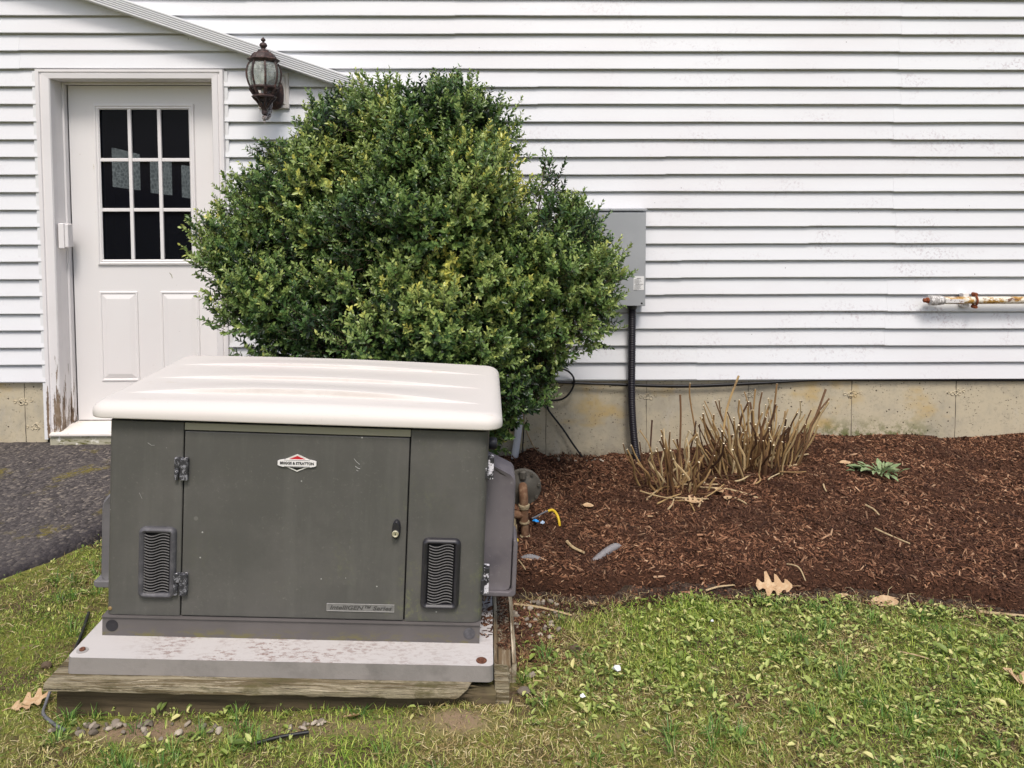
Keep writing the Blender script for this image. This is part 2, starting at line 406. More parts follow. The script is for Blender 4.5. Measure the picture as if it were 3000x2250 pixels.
gasfit.mix(gasfit.ramp(gasfit.noise(70,4,.7), .5, .66), (.17,.11,.06))
regm = M('dark_olive_cast_regulator', (.075,.068,.056), .6, .4)
regm.mix(regm.ramp(regm.noise(60,4,.7), .5, .7, 0, .6), (.125,.11,.085))
bluem = M('bright_blue_tape', (.02,.30,.80), .5, .4)
paleblue = M('pale_blue_tape', (.45,.58,.74), .5, .4)
yellowm = M('yellow_sleeve', (.62,.42,.02), .5, .4)
paper = M('white_paper_scrap', (.84,.85,.88), .7, .2)

# ------------------------------------------------------------------ object helpers
def link(o, parent=None):
    scn.collection.objects.link(o)
    if parent is not None: o.parent = parent
    return o
def tag(o, label=None, cat=None, group=None, kind=None):
    if label: o['label'] = label
    if cat: o['category'] = cat
    if group: o['group'] = group
    if kind: o['kind'] = kind
    return o
def thing(name, label, cat, loc=(0,0,0), rot=None, group=None):
    o = link(bpy.data.objects.new(name, None)); o.location = loc
    o.empty_display_size = .05
    if rot is not None: o.rotation_mode = 'QUATERNION'; o.rotation_quaternion = rot
    return tag(o, label, cat, group)
class MB:
    def __init__(s): s.v, s.f, s.mi = [], [], []
    def add(s, vs, fs, mi=0):
        b = len(s.v); s.v += [tuple(p) for p in vs]; s.f += [tuple(i+b for i in f) for f in fs]; s.mi += [mi]*len(fs); return s
    def box(s, a, b, mi=0):
        (x0,y0,z0), (x1,y1,z1) = a, b
        return s.add([(x0,y0,z0),(x1,y0,z0),(x1,y1,z0),(x0,y1,z0),(x0,y0,z1),(x1,y0,z1),(x1,y1,z1),(x0,y1,z1)],
                     [(0,3,2,1),(4,5,6,7),(0,1,5,4),(1,2,6,5),(2,3,7,6),(3,0,4,7)], mi)
    def tube(s, pts, rad, n=8, cap=True, mi=0, capmi=None):
        pts = [Vector(p) for p in pts]; k = len(pts)
        rr = [rad]*k if isinstance(rad, (int,float)) else list(rad)
        prev = None; vs = []
        for i, p in enumerate(pts):
            t = (pts[min(i+1,k-1)]-pts[max(i-1,0)]).normalized()
            if prev is None:
                a = Vector((0,0,1)) if abs(t.z) < .9 else Vector((1,0,0))
                u = t.cross(a).normalized()
            else:
                u = (prev - t*prev.dot(t)).normalized()
            prev = u; w = t.cross(u)
            for j in range(n):
                an = 2*math.pi*j/n
                vs.append(p + (u*math.cos(an)+w*math.sin(an))*rr[i])
        fs = [(i*n+j, i*n+(j+1)%n, (i+1)*n+(j+1)%n, (i+1)*n+j) for i in range(k-1) for j in range(n)]
        b = len(s.v); s.add(vs, fs, mi)
        if cap:
            s.f += [tuple(b+j for j in reversed(range(n))), tuple(b+(k-1)*n+j for j in range(n))]
            s.mi += [mi if capmi is None else capmi]*2
        return s
    def lathe(s, prof, n=16, ctr=(0,0,0), axis='z', rot=0, mi=0):
        vs = []
        for r, h in prof:
            for j in range(n):
                an = 2*math.pi*j/n + rot
                c, q = math.cos(an)*r, math.sin(an)*r
                p = {'z':(c,q,h), 'y':(c,h,q), 'x':(h,c,q)}[axis]
                vs.append((p[0]+ctr[0], p[1]+ctr[1], p[2]+ctr[2]))
        k = len(prof)
        fs = [(i*n+j, i*n+(j+1)%n, (i+1)*n+(j+1)%n, (i+1)*n+j) for i in range(k-1) for j in range(n)]
        fs += [tuple(reversed(range(n))), tuple((k-1)*n+j for j in range(n))]
        return s.add(vs, fs, mi)
    def loops(s, loops, close_last=True, close_first=False, mi=0):
        n = len(loops[0]); vs = [p for l in loops for p in l]
        fs = [(i*n+j, i*n+(j+1)%n, (i+1)*n+(j+1)%n, (i+1)*n+j) for i in range(len(loops)-1) for j in range(n)]
        if close_last: fs.append(tuple((len(loops)-1)*n+j for j in range(n)))
        if close_first: fs.append(tuple(reversed(range(n))))
        return s.add(vs, fs, mi)
    def prism(s, poly, lo, hi, axis='y', mi=0):
        def P(a, b, h): return {'y':(a,h,b), 'z':(a,b,h), 'x':(h,a,b)}[axis]
        return s.loops([[P(a,b,lo) for a,b in poly], [P(a,b,hi) for a,b in poly]], True, True, mi)
    def build(s, name, mats, parent=None, bevel=0, segs=2, smooth=False, sel=None, weld=False):
        me = bpy.data.meshes.new(name)
        me.from_pydata(s.v, [], s.f)
        if not isinstance(mats, (list, tuple)): mats = [mats]
        for m in mats: me.materials.append(m.m)
        if len(mats) > 1: me.polygons.foreach_set('material_index', s.mi)
        bm = bmesh.new(); bm.from_mesh(me)
        if weld: bmesh.ops.remove_doubles(bm, verts=bm.verts, dist=1e-5)
        bmesh.ops.recalc_face_normals(bm, faces=bm.faces)
        if bevel:
            es = [e for e in bm.edges if (sel(e) if sel else e.calc_face_angle(0) > .5)]
            bmesh.ops.bevel(bm, geom=es, offset=bevel, segments=segs, profile=.5, affect='EDGES')
        bm.to_mesh(me); bm.free()
        if smooth:
            me.shade_smooth()
            if smooth != True: me.set_sharp_from_angle(angle=R(smooth))
        return link(bpy.data.objects.new(name, me), parent)
def box(name, a, b, m, parent=None, bevel=0, **k):
    return MB().box(a, b).build(name, m, parent, bevel, **k)
def raw_mesh(name, verts, quads=None, tris=None, m=None, parent=None, attrs=None, smooth=False):
    me = bpy.data.meshes.new(name)
    verts = np.asarray(verts, np.float32)
    nq = 0 if quads is None else len(quads); ntr = 0 if tris is None else len(tris)
    me.vertices.add(len(verts)); me.vertices.foreach_set('co', verts.ravel())
    parts, starts = [], []
    if nq: parts.append(np.asarray(quads, np.int32).ravel())
    if ntr: parts.append(np.asarray(tris, np.int32).ravel())
    idx = np.concatenate(parts)
    me.loops.add(len(idx)); me.loops.foreach_set('vertex_index', idx)
    st = np.concatenate([np.arange(nq)*4, nq*4+np.arange(ntr)*3]).astype(np.int32)
    tot = np.concatenate([np.full(nq,4), np.full(ntr,3)]).astype(np.int32)
    me.polygons.add(nq+ntr); me.polygons.foreach_set('loop_start', st); me.polygons.foreach_set('loop_total', tot)
    if smooth: me.polygons.foreach_set('use_smooth', np.ones(nq+ntr, bool))
    for k, v in (attrs or {}).items():
        a = me.attributes.new(k, 'FLOAT', 'POINT'); a.data.foreach_set('value', np.asarray(v, np.float32))
    me.update(calc_edges=True); me.validate()
    if m: me.materials.append(m.m)
    return link(bpy.data.objects.new(name, me), parent)
def text_mesh(name, body, size, m, parent, ext=.0006, shear=0, bold=0.0, width=None):
    cu = bpy.data.curves.new(name, 'FONT'); cu.body = body; cu.size = size; cu.extrude = ext
    cu.align_x = 'CENTER'; cu.align_y = 'CENTER'; cu.shear = shear; cu.offset = bold; cu.resolution_u = 3
    tmp = link(bpy.data.objects.new('tmp_text', cu))
    bpy.context.view_layer.update()
    me = bpy.data.meshes.new_from_object(tmp.evaluated_get(bpy.context.evaluated_depsgraph_get()))
    bpy.data.objects.remove(tmp); me.name = name; me.materials.clear(); me.materials.append(m.m)
    o = link(bpy.data.objects.new(name, me), parent)
    if width:
        xs = [v.co.x for v in me.vertices]; o.scale.x = width/(max(xs)-min(xs))
    return o

# value noise
_perm = np.random.default_rng(5).random((256,256))
def vnoise(x, y, s=1.0, ox=0.0):
    x = np.asarray(x)*s+ox+50.3; y = np.asarray(y)*s+ox*1.7+50.7
    xi = np.floor(x).astype(int); yi = np.floor(y).astype(int); fx = x-xi; fy = y-yi
    fx = fx*fx*(3-2*fx); fy = fy*fy*(3-2*fy)
    g = lambda a, b: _perm[a % 256, b % 256]
    return (g(xi,yi)*(1-fx)+g(xi+1,yi)*fx)*(1-fy)+(g(xi,yi+1)*(1-fx)+g(xi+1,yi+1)*fx)*fy
def fbm(x, y, s, ox=0, o=4):
    r, a, t = 0, 1, 0
    for i in range(o):
        r = r+a*vnoise(x, y, s*2**i, ox+i*7.1); t += a; a *= .5
    return r/t-.5
def sstep(x, a, b):
    t = np.clip((np.asarray(x)-a)/(b-a), 0, 1); return t*t*(3-2*t)

# ------------------------------------------------------------------ ground shape
def mulch_wall(x):
    return np.interp(x, [-2,-.3,.06,.12,.17,.25,.33,.42,.59,.66,.73,.8,1.2,1.55,1.82,2.07,2.43,2.55,2.64,2.72,2.83,3.14,4.5],
                        [-.1,-.1,-.10,-.07,-.052,-.095,-.12,-.129,-.102,-.082,-.094,-.10,-.045,.01,.029,.011,.026,.012,-.003,-.001,.007,.029,.03])
def bed_edge(x):
    return np.interp(x, [-1.7,-.08,-.02,.04,.37,.56,.75,.92,1.1,1.44,1.65,1.95,2.4,3.2,4.5],
                        [-1.28,-1.28,-1.4,-1.60,-1.63,-1.59,-1.57,-1.585,-1.60,-1.63,-1.68,-1.745,-1.82,-1.93,-2.05]) + .05*fbm(x, 0*x, 7, 3)+.03*fbm(x, 0*x, 26, 8)
def asph_edge(y):
    return np.interp(y, [-2.6,-1.95,-1.8,-1.70,-1.60,-1.5,-1.39,-1.22,-.8,0], [-6,-3.6,-2.9,-2.45,-2.02,-1.93,-1.85,-1.775,-1.71,-1.62]) + .02*fbm(y, 0*y, 11, 8)
def lawn_z(x, y):
    z = -.088+.03*fbm(x, y, 2.3)+.018*fbm(x, y, 11, 4)
    z = z+.035*sstep(-np.asarray(x), 1.4, 1.9)
    z = z-.018*sstep(-np.asarray(y), 2.3, 2.6)
    d = np.asarray(y)-bed_edge(x)
    z = z-.03*np.exp(-((d-.01)/.06)**2)*(np.asarray(x) > -.06)
    z = z+.03*np.exp(-(((np.asarray(x)+.13)/.1)**2+((np.asarray(y)+2.33)/.05)**2))
    return z
def mulch_z(x, y):
    ye = bed_edge(x); t = np.clip((y-ye)/(-.02-ye), 0, 1)
    front = -.052+.03*fbm(x, 0*x, 2.5, 12)
    z = front+(mulch_wall(x)-front)*sstep(t, 0, 1)**1.0
    z = z+(.040*fbm(x, y, 5, 2)+.032*fbm(x, y, 17, 6))*(.35+.65*sstep(-np.asarray(y), .03, .25))
    d = y-ye+.03*fbm(x, y, 14, 9)
    z = z-.12*(1-sstep(d, .012, .085))
    return z
def ground(x, y):
    x = np.asarray(x, float); y = np.asarray(y, float)
    return np.where(y > bed_edge(x), np.maximum(mulch_z(x,y), lawn_z(x,y)), lawn_z(x,y))
def gz(x, y): return float(ground(np.array([x]), np.array([y]))[0])
def bare_mask(x, y):
    b = np.exp(-(((x+.13)/.10)**2+((y+2.345)/.05)**2)**2)
    b = np.maximum(b, .85*np.exp(-(((x-.09)/.07)**2+((y+1.83)/.16)**2)**2))
    b = np.maximum(b, .55*np.exp(-(((x+.5)/.55)**2+((y+2.35)/.05)**2)**2))
    b = np.maximum(b, np.exp(-(((x+1.03)/.24)**2+((y+2.36)/.045)**2)**2))
    b = np.maximum(b, .8*np.exp(-(((x-.2)/.16)**2+((y+1.72)/.06)**2)**2))
    b = np.maximum(b, .45*np.exp(-(((x-.3)/.1)**2+((y+2.35)/.05)**2)))
    return b

def grid_sheet(name, xs, ys, zf, m, attrs=None):
    X, Y = np.meshgrid(xs, ys); x = X.ravel(); y = Y.ravel()
    z = zf(x, y); nx, ny = len(xs), len(ys)
    i = (np.arange(ny-1)[:,None]*nx+np.arange(nx-1)[None,:]).ravel()
    q = np.stack([i, i+1, i+1+nx, i+nx], 1)
    o = raw_mesh(name, np.stack([x,y,z],1), q, None, m, None, {k:f(x,y) for k, f in (attrs or {}).items()}, True)
    return tag(o, kind='structure')
def trench_mask(x, y):
    d = y-bed_edge(x)+.03*fbm(x,y,12,3)
    return np.exp(-(d/.17)**4)*(x > -.02)*(y > bed_edge(x)-.15)
xs = np.concatenate([[-60,-25,-12,-7,-5], np.arange(-3.6,4.4,.03), [5,7,12,25,60]])
ys = np.concatenate([[-60,-25,-12,-7,-5], np.arange(-3.9,-1.0,.03), np.arange(-.9,.3,.1), [1,3,8,25,60]])
def lawn_all(x, y):
    z = lawn_z(x, y)
    return np.where((y > -1.25) & (x > -1.8), -.24, np.where((x < asph_edge(y)-.06) & (y > -2.4), -.16, z))
lawn = grid_sheet('lawn_ground', xs, ys, lawn_all, soil, {'trench': trench_mask, 'bare': bare_mask})
bed = grid_sheet('mulch_bed', np.arange(-1.7,4.42,.02), np.arange(-2.16,.03,.02),
                 lambda x, y: np.where(y < bed_edge(x)-.03, -.3, mulch_z(x,y)), mulch_base,
                 {'trench': lambda x, y: (1-sstep(y-bed_edge(x)+.05*fbm(x,y,10,3), .0, .07))*(x > 0)})

# driveway: rows with an irregular crumbling edge
rows, cols = np.linspace(-2.35, .06, 121), 170
V, E = [], []
for y in rows:
    xe = float(asph_edge(np.array([y]))[0])
    t = np.linspace(0, 1, cols)**.55
    x = -8+(xe+8)*t
    z = -.004+.010*fbm(x, y+0*x, 3, 5)-.02*sstep(-y, .5, 1.6)+.012*fbm(x, y+0*x, 14, 1)
    dd = xe-x
    z = z-.012*np.exp(-(dd/.07)**2)
    z[-1] = -.16; z[-2] -= .012
    V.append(np.stack([x, y+0*x, z], 1)); E.append(np.exp(-(dd/.10)**2)*(.6+1.2*np.clip(fbm(x,y+0*x,9,2)+.35,0,1)).clip(0,1))
V = np.concatenate(V); E = np.concatenate(E)
i = (np.arange(len(rows)-1)[:,None]*cols+np.arange(cols-1)[None,:]).ravel()
drive = raw_mesh('driveway', V, np.stack([i, i+1, i+1+cols, i+cols], 1), None, asph, None, {'edge': np.clip(E,0,1)}, True)
tag(drive, kind='structure')

# ------------------------------------------------------------------ the house
house = thing('house', 'white clapboard house side with concrete foundation, door and diagonal fluted trim', 'house', (0,0,0))
E0, Z0 = .1016, .365
OPX0, OPX1, OPZ = -2.700, -1.618, 2.196         # outside of the door casing
seams = {(0,1):[1.15,-2.2], (2,3):[2.27,-.2], (4,5):[2.28,.95], (6,7):[1.05,3.4], (8,9):[1.80,2.32], (10,11):[2.30,-.1],
         (12,13):[.95,3.2], (14,15):[2.29,-.5], (16,17):[2.33,.2], (18,19):[-2.79,2.31], (20,21):[2.32,-.28], (22,23):[-1.48,2.33], (24,25):[.9,3.3], (26,27):[2.3,-1]}
def board(x0, x1, k, dz=0.0, dy=0.0, xr=0.0):
    z = Z0+k*E0
    prof = [(-.001,0.0), (-.0225,-.0005), (-.0245,.0012), (-.0245,.0045), (-.0065,E0-.0130), (-.0020,E0-.0122), (.0052,E0-.0112), (.0055,E0+.003), (.0060,.012)]
    b = MB()
    ns_ = max(2, int((x1-x0)/.18))
    st_ = []
    for i in range(ns_+1):
        x = x0+(x1-x0)*i/ns_; wz = .0034*(float(vnoise(x*.9, k*1.7+3, 1.0))-.5)+.0018*(float(vnoise(x*3.1, k*2.3+9, 1.0))-.5); wy = .0022*(float(vnoise(x*1.7+7, k*3.1, 1.0))-.5)
        st_.append([(x, y+dy+(wy if h < .09 else 0), z+h+dz+(wz if h < .02 else wz*.3)) for y, h in prof])
    b.loops(st_, True, True)
    return b.build('siding_board', vinyl, house)
XL, XR = -4.6, 4.6
for k in range(26):
    zz = Z0+k*E0
    ss = []
    for key, v in seams.items():
        if k in key: ss = sorted(v)
    cuts = [XL]+ss+[XR]
    segs = [(cuts[i], cuts[i+1]) for i in range(len(cuts)-1)]
    for n, (a, b_) in enumerate(segs):
        odd = n % 2
        dz = .0026 if odd else 0.0
        dy = .0018 if odd else 0.0
        a2 = a-(.02 if odd else 0)
        pieces = [(a2, b_)]
        if zz+.02 < OPZ:
            pieces = []
            if a2 < OPX0: pieces.append((a2, min(b_, OPX0)))
            if b_ > OPX1: pieces.append((max(a2, OPX1), b_))
        for p, q in pieces:
            if q-p > .01: board(p, q, k, dz, dy)
# sheathing behind the siding, with the door opening left free
sh = MB()
sh.box((XL,.012,.34), (OPX0+.05,.11,3.1)); sh.box((OPX1-.05,.012,.34), (XR,.11,3.1)); sh.box((OPX0+.05,.012,2.155), (OPX1-.05,.11,3.1))
sh.build('wall_sheathing', trimw, house)
# starter strip under the lowest board
MB().box((XL,-.006,.356), (OPX0-.02,.011,.3655)).box((OPX1+.02,-.006,.356), (XR,.011,.3655)).build('starter_strip', trimw, house)

# foundation
fx = [-4.6,-2.847,-2.72,-1.60,-.95,-.36,.252,.856,1.469,2.093,2.723,3.35,4.6]
fo = MB()
fo.box((-4.6,.006,-.4), (-2.72,.2,.362)); fo.box((-1.60,.006,-.4), (4.6,.2,.362)); fo.box((-2.72,.006,-.4), (-1.60,.2,-.004))
found = fo.build('foundation_wall', conc, house)
for x in (-2.847,-.95,-.36,.252,.856,1.469,2.093,2.723,3.35):
    b = MB(); w = .0022
    zs = np.linspace(-.16, .35, 14)
    pts = [(x+random.uniform(-.0015,.0015), .006, z) for z in zs]
    b.tube(pts, [random.uniform(.0016,.0034) for _ in zs], 5)
    b.build('form_seam', seam_m, found)
for x, z in ((.861,.258), (1.476,.267), (2.093,.27), (2.722,.276), (-2.86,.24), (-2.79,.09)):
    b = MB()
    for dx, dz, r in ((0,0,.022), (-.018,-.006,.013), (.022,-.008,.014), (.006,.012,.013), (-.045,.0,.010), (.052,.008,.010)):
        dx += random.uniform(-.006,.006); rr = r*random.uniform(.85,1.15)
        n = 11; o1, o2 = [], []
        for j in range(n):
            a = 2*math.pi*j/n; q = rr*random.uniform(.82,1.12)
            o1.append((x+dx+math.cos(a)*q, .007, z+dz+math.sin(a)*q)); o2.append((x+dx+math.cos(a)*q*.72, .0015, z+dz+math.sin(a)*q*.72))
        o3 = [(x+dx+(p[0]-x-dx)*.72, .0045, z+dz+(p[2]-z-dz)*.72) for p in o2]
        b.loops([o1, o2, o3], True)
    b.build('tie_hole_patch', conc, found)

# diagonal fluted trim: runs from upper left down to the right
tr = thing('x', 'x', 'x'); bpy.data.objects.remove(tr)
p0, p1 = Vector((-3.3, 0, 2.8854)), Vector((-.55, 0, 1.9581))       # lower edge line on the wall
dirv = (p1-p0).normalized(); upv = Vector((-dirv.z, 0, dirv.x))
L = (p1-p0).length
prof = [(-.001,-.004), (-.098,.0), (-.101,.003), (-.101,.0095)]
h = .0105
for k in range(5):
    prof += [(-.101,h), (-.084,h+.0006), (-.084,h+.0034), (-.101,h+.0044)]; h += .0114
prof += [(-.101,.069), (-.098,.0715), (-.001,.078)]
b = MB()
b.loops([[p0+upv*q+Vector((0,y,0)) for y, q in prof], [p1+upv*q+Vector((0,y,0)) for y, q in prof]], True, True)
b.build('rake_trim', trimw, house)

# door casing
def casing_piece(poly_in, name='door_casing'):
    return poly_in
CX0, CX1, CZ = -2.700, -1.618, 2.192
IX0, IX1, IZ = -2.617, -1.689, 2.135
cas = [(0.0,-.020), (.004,-.036), (.024,-.036), (.027,-.028), (.036,-.028), (.040,-.034), (.078,-.031), (.083,-.024), (.083,.012)]   # across width from outside to inside
def casing_side(xo, xi, mir):
    b = MB(); s = 1 if not mir else -1; w = abs(xi-xo)/.083
    wz = (CZ-IZ)/.083
    lo, hi = [], []
    for a, y in cas:
        lo.append((xo+s*a*w, y, .036)); hi.append((xo+s*a*w, y, CZ-a*wz))
    lo.append((xo, .012, .036)); hi.append((xo, .012, CZ))
    b.loops([lo, hi], True, True); return b.build('door_casing', casingp, house)
casing_side(CX0, IX0, False); casing_side(CX1, IX1, True)
b = MB(); wl = (IX0-CX0)/.083; wr = (CX1-IX1)/.083; wz = (CZ-IZ)/.083
lo = [(CX0+a*wl, y, CZ-a*wz) for a, y in cas]+[(CX0,.012,CZ)]
hi = [(CX1-a*wr, y, CZ-a*wz) for a, y in cas]+[(CX1,.012,CZ)]
b.loops([lo, hi], True, True); b.build('door_casing', casingp, house)
# flat edge channel beside the casing
MB().box((CX0-.022,-.020,.02), (CX0-.001,.010,2.18)).build('corner_channel', trimw, house)
MB().box((CX1+.001,-.020,.36), (CX1+.020,.010,2.18)).build('corner_channel', trimw, house)
# jambs
MB().box((IX0-.02,.013,.05), (IX0,.175,IZ)).box((IX0,.085,.095), (IX0+.013,.121,IZ-.001)).build('door_jamb', casingp, house, .002)
MB().box((IX1,.013,.05), (IX1+.02,.175,IZ)).build('door_jamb', casingp, house, .002)
MB().box((IX0-.02,.013,IZ), (IX1+.02,.175,IZ+.02)).box((IX0+.014,.085,IZ-.014), (IX1,.121,IZ-.001)).build('door_jamb', casingp, house, .002)
b = MB(); b.prism([(-.060,.050), (-.060,.064), (.10,.088), (.175,.090), (.175,.050)], IX0-.055, IX1+.04, 'x'); b.build('threshold', sillp, house, .003)
box('sill_board', (IX0-.06,-.045,-.03), (IX1+.06,.17,.049), mossy, house, .004)
# the door
DX0, DX1, DZ0, DZ1, DY = -2.5985, -1.700, .096, 2.118, .122
WX0, WX1, WZ0, WZ1 = -2.415, -1.884, 1.078, 1.977
b = MB()
b.box((DX0,DY,DZ0), (WX0,DY+.045,DZ1)); b.box((WX1,DY,DZ0), (DX1,DY+.045,DZ1))
b.box((WX0,DY,DZ0), (WX1,DY+.045,WZ0)); b.box((WX0,DY,WZ1), (WX1,DY+.045,DZ1))
door = b.build('door', doorp, house, weld=False)
door['label'] = 'white steel entry door with nine dark panes and two raised lower panels'
def rect_loop(x0, x1, z0, z1, y, i=0.0): return [(x0+i,y,z0+i), (x1-i,y,z0+i), (x1-i,y,z1-i), (x0+i,y,z1-i)]
b = MB(); fr_ = [(0,DY-.0005), (.004,DY-.012), (.013,DY-.014), (.018,DY-.008), (.026,DY-.010), (.034,DY-.003), (.034,DY+.02)]
b.loops([rect_loop(-2.449,-1.850,1.044,2.011,y,i) for i, y in fr_], False); b.build('window_frame', doorp, door)
gx = np.linspace(WX0, WX1, 4); gzs = np.linspace(WZ0, WZ1, 4)
for i in range(2):
    x = gx[i+1]; box('muntin', (x-.0105,DY-.006,WZ0), (x+.0105,DY+.010,WZ1), doorp, door, .003)
for j in range(2):
    z = gzs[j+1]
    for i in range(3):
        box('muntin', (gx[i]+(.011 if i else 0),DY-.005,z-.0105), (gx[i+1]-(.011 if i<2 else 0),DY+.010,z+.0105), doorp, door, .003)
for i in range(3):
    for j in range(3):
        box('pane', (gx[i]+.0005,DY+.011,gzs[j]+.0005), (gx[i+1]-.0005,DY+.015,gzs[j+1]-.0005), glass, door)
for x0, x1 in ((-2.449,-2.216), (-2.081,-1.846)):
    b = MB(); pr = [(0,DY-.0004), (.004,DY-.0065), (.011,DY-.0065), (.016,DY-.001), (.045,DY-.0095), (.048,DY-.0098)]
    b.loops([rect_loop(x0, x1, .335, .885, y, i) for i, y in pr]); b.build('door_panel', doorp, door)
MB().tube([(-2.462,DY-.0008,1.652),(-2.458,DY-.0012,1.640),(-2.459,DY-.0008,1.622)], .0022, 5).build('paint_chip', sillp, door)
MB().tube([(-2.022,DY-.0008,.997),(-2.012,DY-.0010,.985),(-2.006,DY-.0008,.965)], .0020, 5).build('paint_chip', mossy, door)
# small sensor on the left jamb
b = MB(); b.box((-2.606,-.014,1.154), (-2.572,.05,1.302)).box((-2.570,-.012,1.160), (-2.549,.04,1.297))
b.build('latch_box', casingp, house, .004)
# room seen through the panes
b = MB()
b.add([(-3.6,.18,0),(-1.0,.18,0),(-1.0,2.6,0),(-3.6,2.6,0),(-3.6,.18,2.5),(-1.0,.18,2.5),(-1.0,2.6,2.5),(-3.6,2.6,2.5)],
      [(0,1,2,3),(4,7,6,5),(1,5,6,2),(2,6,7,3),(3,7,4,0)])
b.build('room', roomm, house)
for (xa_, ya_, zt0, zb0), (xb_, yb_, zt1, zb1) in (((-2.779,1.0,1.808,1.531),(-2.719,1.25,1.777,1.510)), ((-2.694,1.4,1.751,1.491),(-2.635,1.6,1.734,1.474)), ((-2.603,1.75,1.719,1.458),(-2.545,1.95,1.702,1.435))):
    b = MB(); t_ = .02
    b.add([(xa_,ya_,zb0),(xb_,yb_,zb1),(xb_,yb_,zt1),(xa_,ya_,zt0),(xa_-t_,ya_,zb0),(xb_-t_,yb_,zb1),(xb_-t_,yb_,zt1),(xa_-t_,ya_,zt0)],
          [(0,1,2,3),(7,6,5,4),(0,4,5,1),(1,5,6,2),(2,6,7,3),(3,7,4,0)]); b.build('room_window', frost, house)
# white moulding around the lamp block etc. is with the lamp

# ------------------------------------------------------------------ wall lamp
lamp = thing('wall_lantern', 'weathered bronze carriage lantern with clear glass panels beside the door', 'wall lamp', (-1.331,-.20,0))
LX = .00031
def LZ(py): return 2.339-(py-90)*LX
def prof(pl): return [(max(r*LX,.0004), LZ(py)) for r, py in pl]
def mb_lathe(pl, n): return MB().lathe(list(reversed(prof(pl))), n, rot=math.pi/8)
mb_lathe([(2,90),(14,105),(38,128),(43,142),(38,160),(16,176),(20,184),(52,200),(70,232),(66,255),(42,282),(36,292),(44,308)], 12).build('finial', bronze, lamp, smooth=50)
mb_lathe([(44,308),(80,322),(95,352),(100,364),(150,372),(190,410),(212,450),(222,468),(270,478),(290,490),(286,502),(250,520),(240,548),(230,552)], 8).build('cap', bronze, lamp)
for j in range(8):
    a = math.pi/8+j*math.pi/4
    pts = [((r*LX+.001)*math.cos(a), (r*LX+.001)*math.sin(a), LZ(py)) for r, py in ((80,322),(100,364),(150,372),(190,410),(212,450),(222,466))]
    MB().tube(pts, .0022, 5).build('cap_rib', bronze, lamp)
gp = [(238,552),(268,610),(286,680),(292,740),(284,820),(264,900),(240,962)]
for j in range(8):
    a0, a1 = math.pi/8+j*math.pi/4, math.pi/8+(j+1)*math.pi/4
    o_, i_ = [], []
    fsx = []
    for r, py in gp:
        for q, l in ((r, o_), (r-8, i_)):
            l += [(q*LX*math.cos(a0), q*LX*math.sin(a0), LZ(py)), (q*LX*math.cos(a1), q*LX*math.sin(a1), LZ(py))]
    n = len(gp); vs = o_+i_; m2 = len(o_)
    f = [(2*t,2*t+1,2*t+3,2*t+2) for t in range(n-1)]+[(m2+2*t+2,m2+2*t+3,m2+2*t+1,m2+2*t) for t in range(n-1)]
    f += [(2*t,2*t+2,m2+2*t+2,m2+2*t) for t in range(n-1)]+[(2*t+3,2*t+1,m2+2*t+1,m2+2*t+3) for t in range(n-1)]
    MB().add(vs, f).build('glass_panel', lampglass, lamp)
    pts = [((r*LX+.0015)*math.cos(a0), (r*LX+.0015)*math.sin(a0), LZ(py)) for r, py in gp]
    MB().tube(pts, .0058, 6).build('cage_bar', bronze, lamp)
mb_lathe([(225,955),(252,962),(256,985),(246,1004),(236,1010)], 8).build('lower_band', bronze, lamp)
for j in range(8):
    a = math.pi/8+j*math.pi/4
    pts = [(r*LX*math.cos(a), r*LX*math.sin(a), LZ(py)) for r, py in ((238,1005),(222,1040),(196,1080),(180,1110))]
    MB().tube(pts, .0095, 4).build('basket_bar', bronze, lamp)
    pts = [(r*LX*math.cos(a), r*LX*math.sin(a), LZ(py)) for r, py in ((196,1160),(170,1190),(130,1230),(95,1280),(60,1335))]
    MB().tube(pts, .0065, 5).build('basket_bar', bronze, lamp)
mb_lathe([(150,1102),(180,1108),(186,1120),(210,1138),(224,1150),(218,1160),(190,1170),(150,1172)], 8).build('gallery_ring', bronze, lamp)
mb_lathe([(40,1172),(44,1240),(40,1340)], 10).build('socket', blackp, lamp, smooth=50)
mb_lathe([(95,1150),(95,1240),(40,1246)], 12).build('socket_cup', bronze, lamp)
mb_lathe([(62,1330),(64,1350),(50,1372),(46,1410),(50,1420),(46,1460),(30,1470),(14,1484)], 12).build('stem_collar', bronze, lamp, smooth=50)
mb_lathe([(14,1484),(42,1492),(50,1512),(44,1545),(26,1572),(14,1582),(24,1592),(22,1606),(4,1612)], 12).build('drop_finial', bronze_worn, lamp, smooth=50)
mb_lathe([(24,560+130),(60,720),(84,780),(86,830),(66,900),(40,950),(40,1010),(44,1110)], 14).build('bulb', bulbm, lamp, smooth=50)
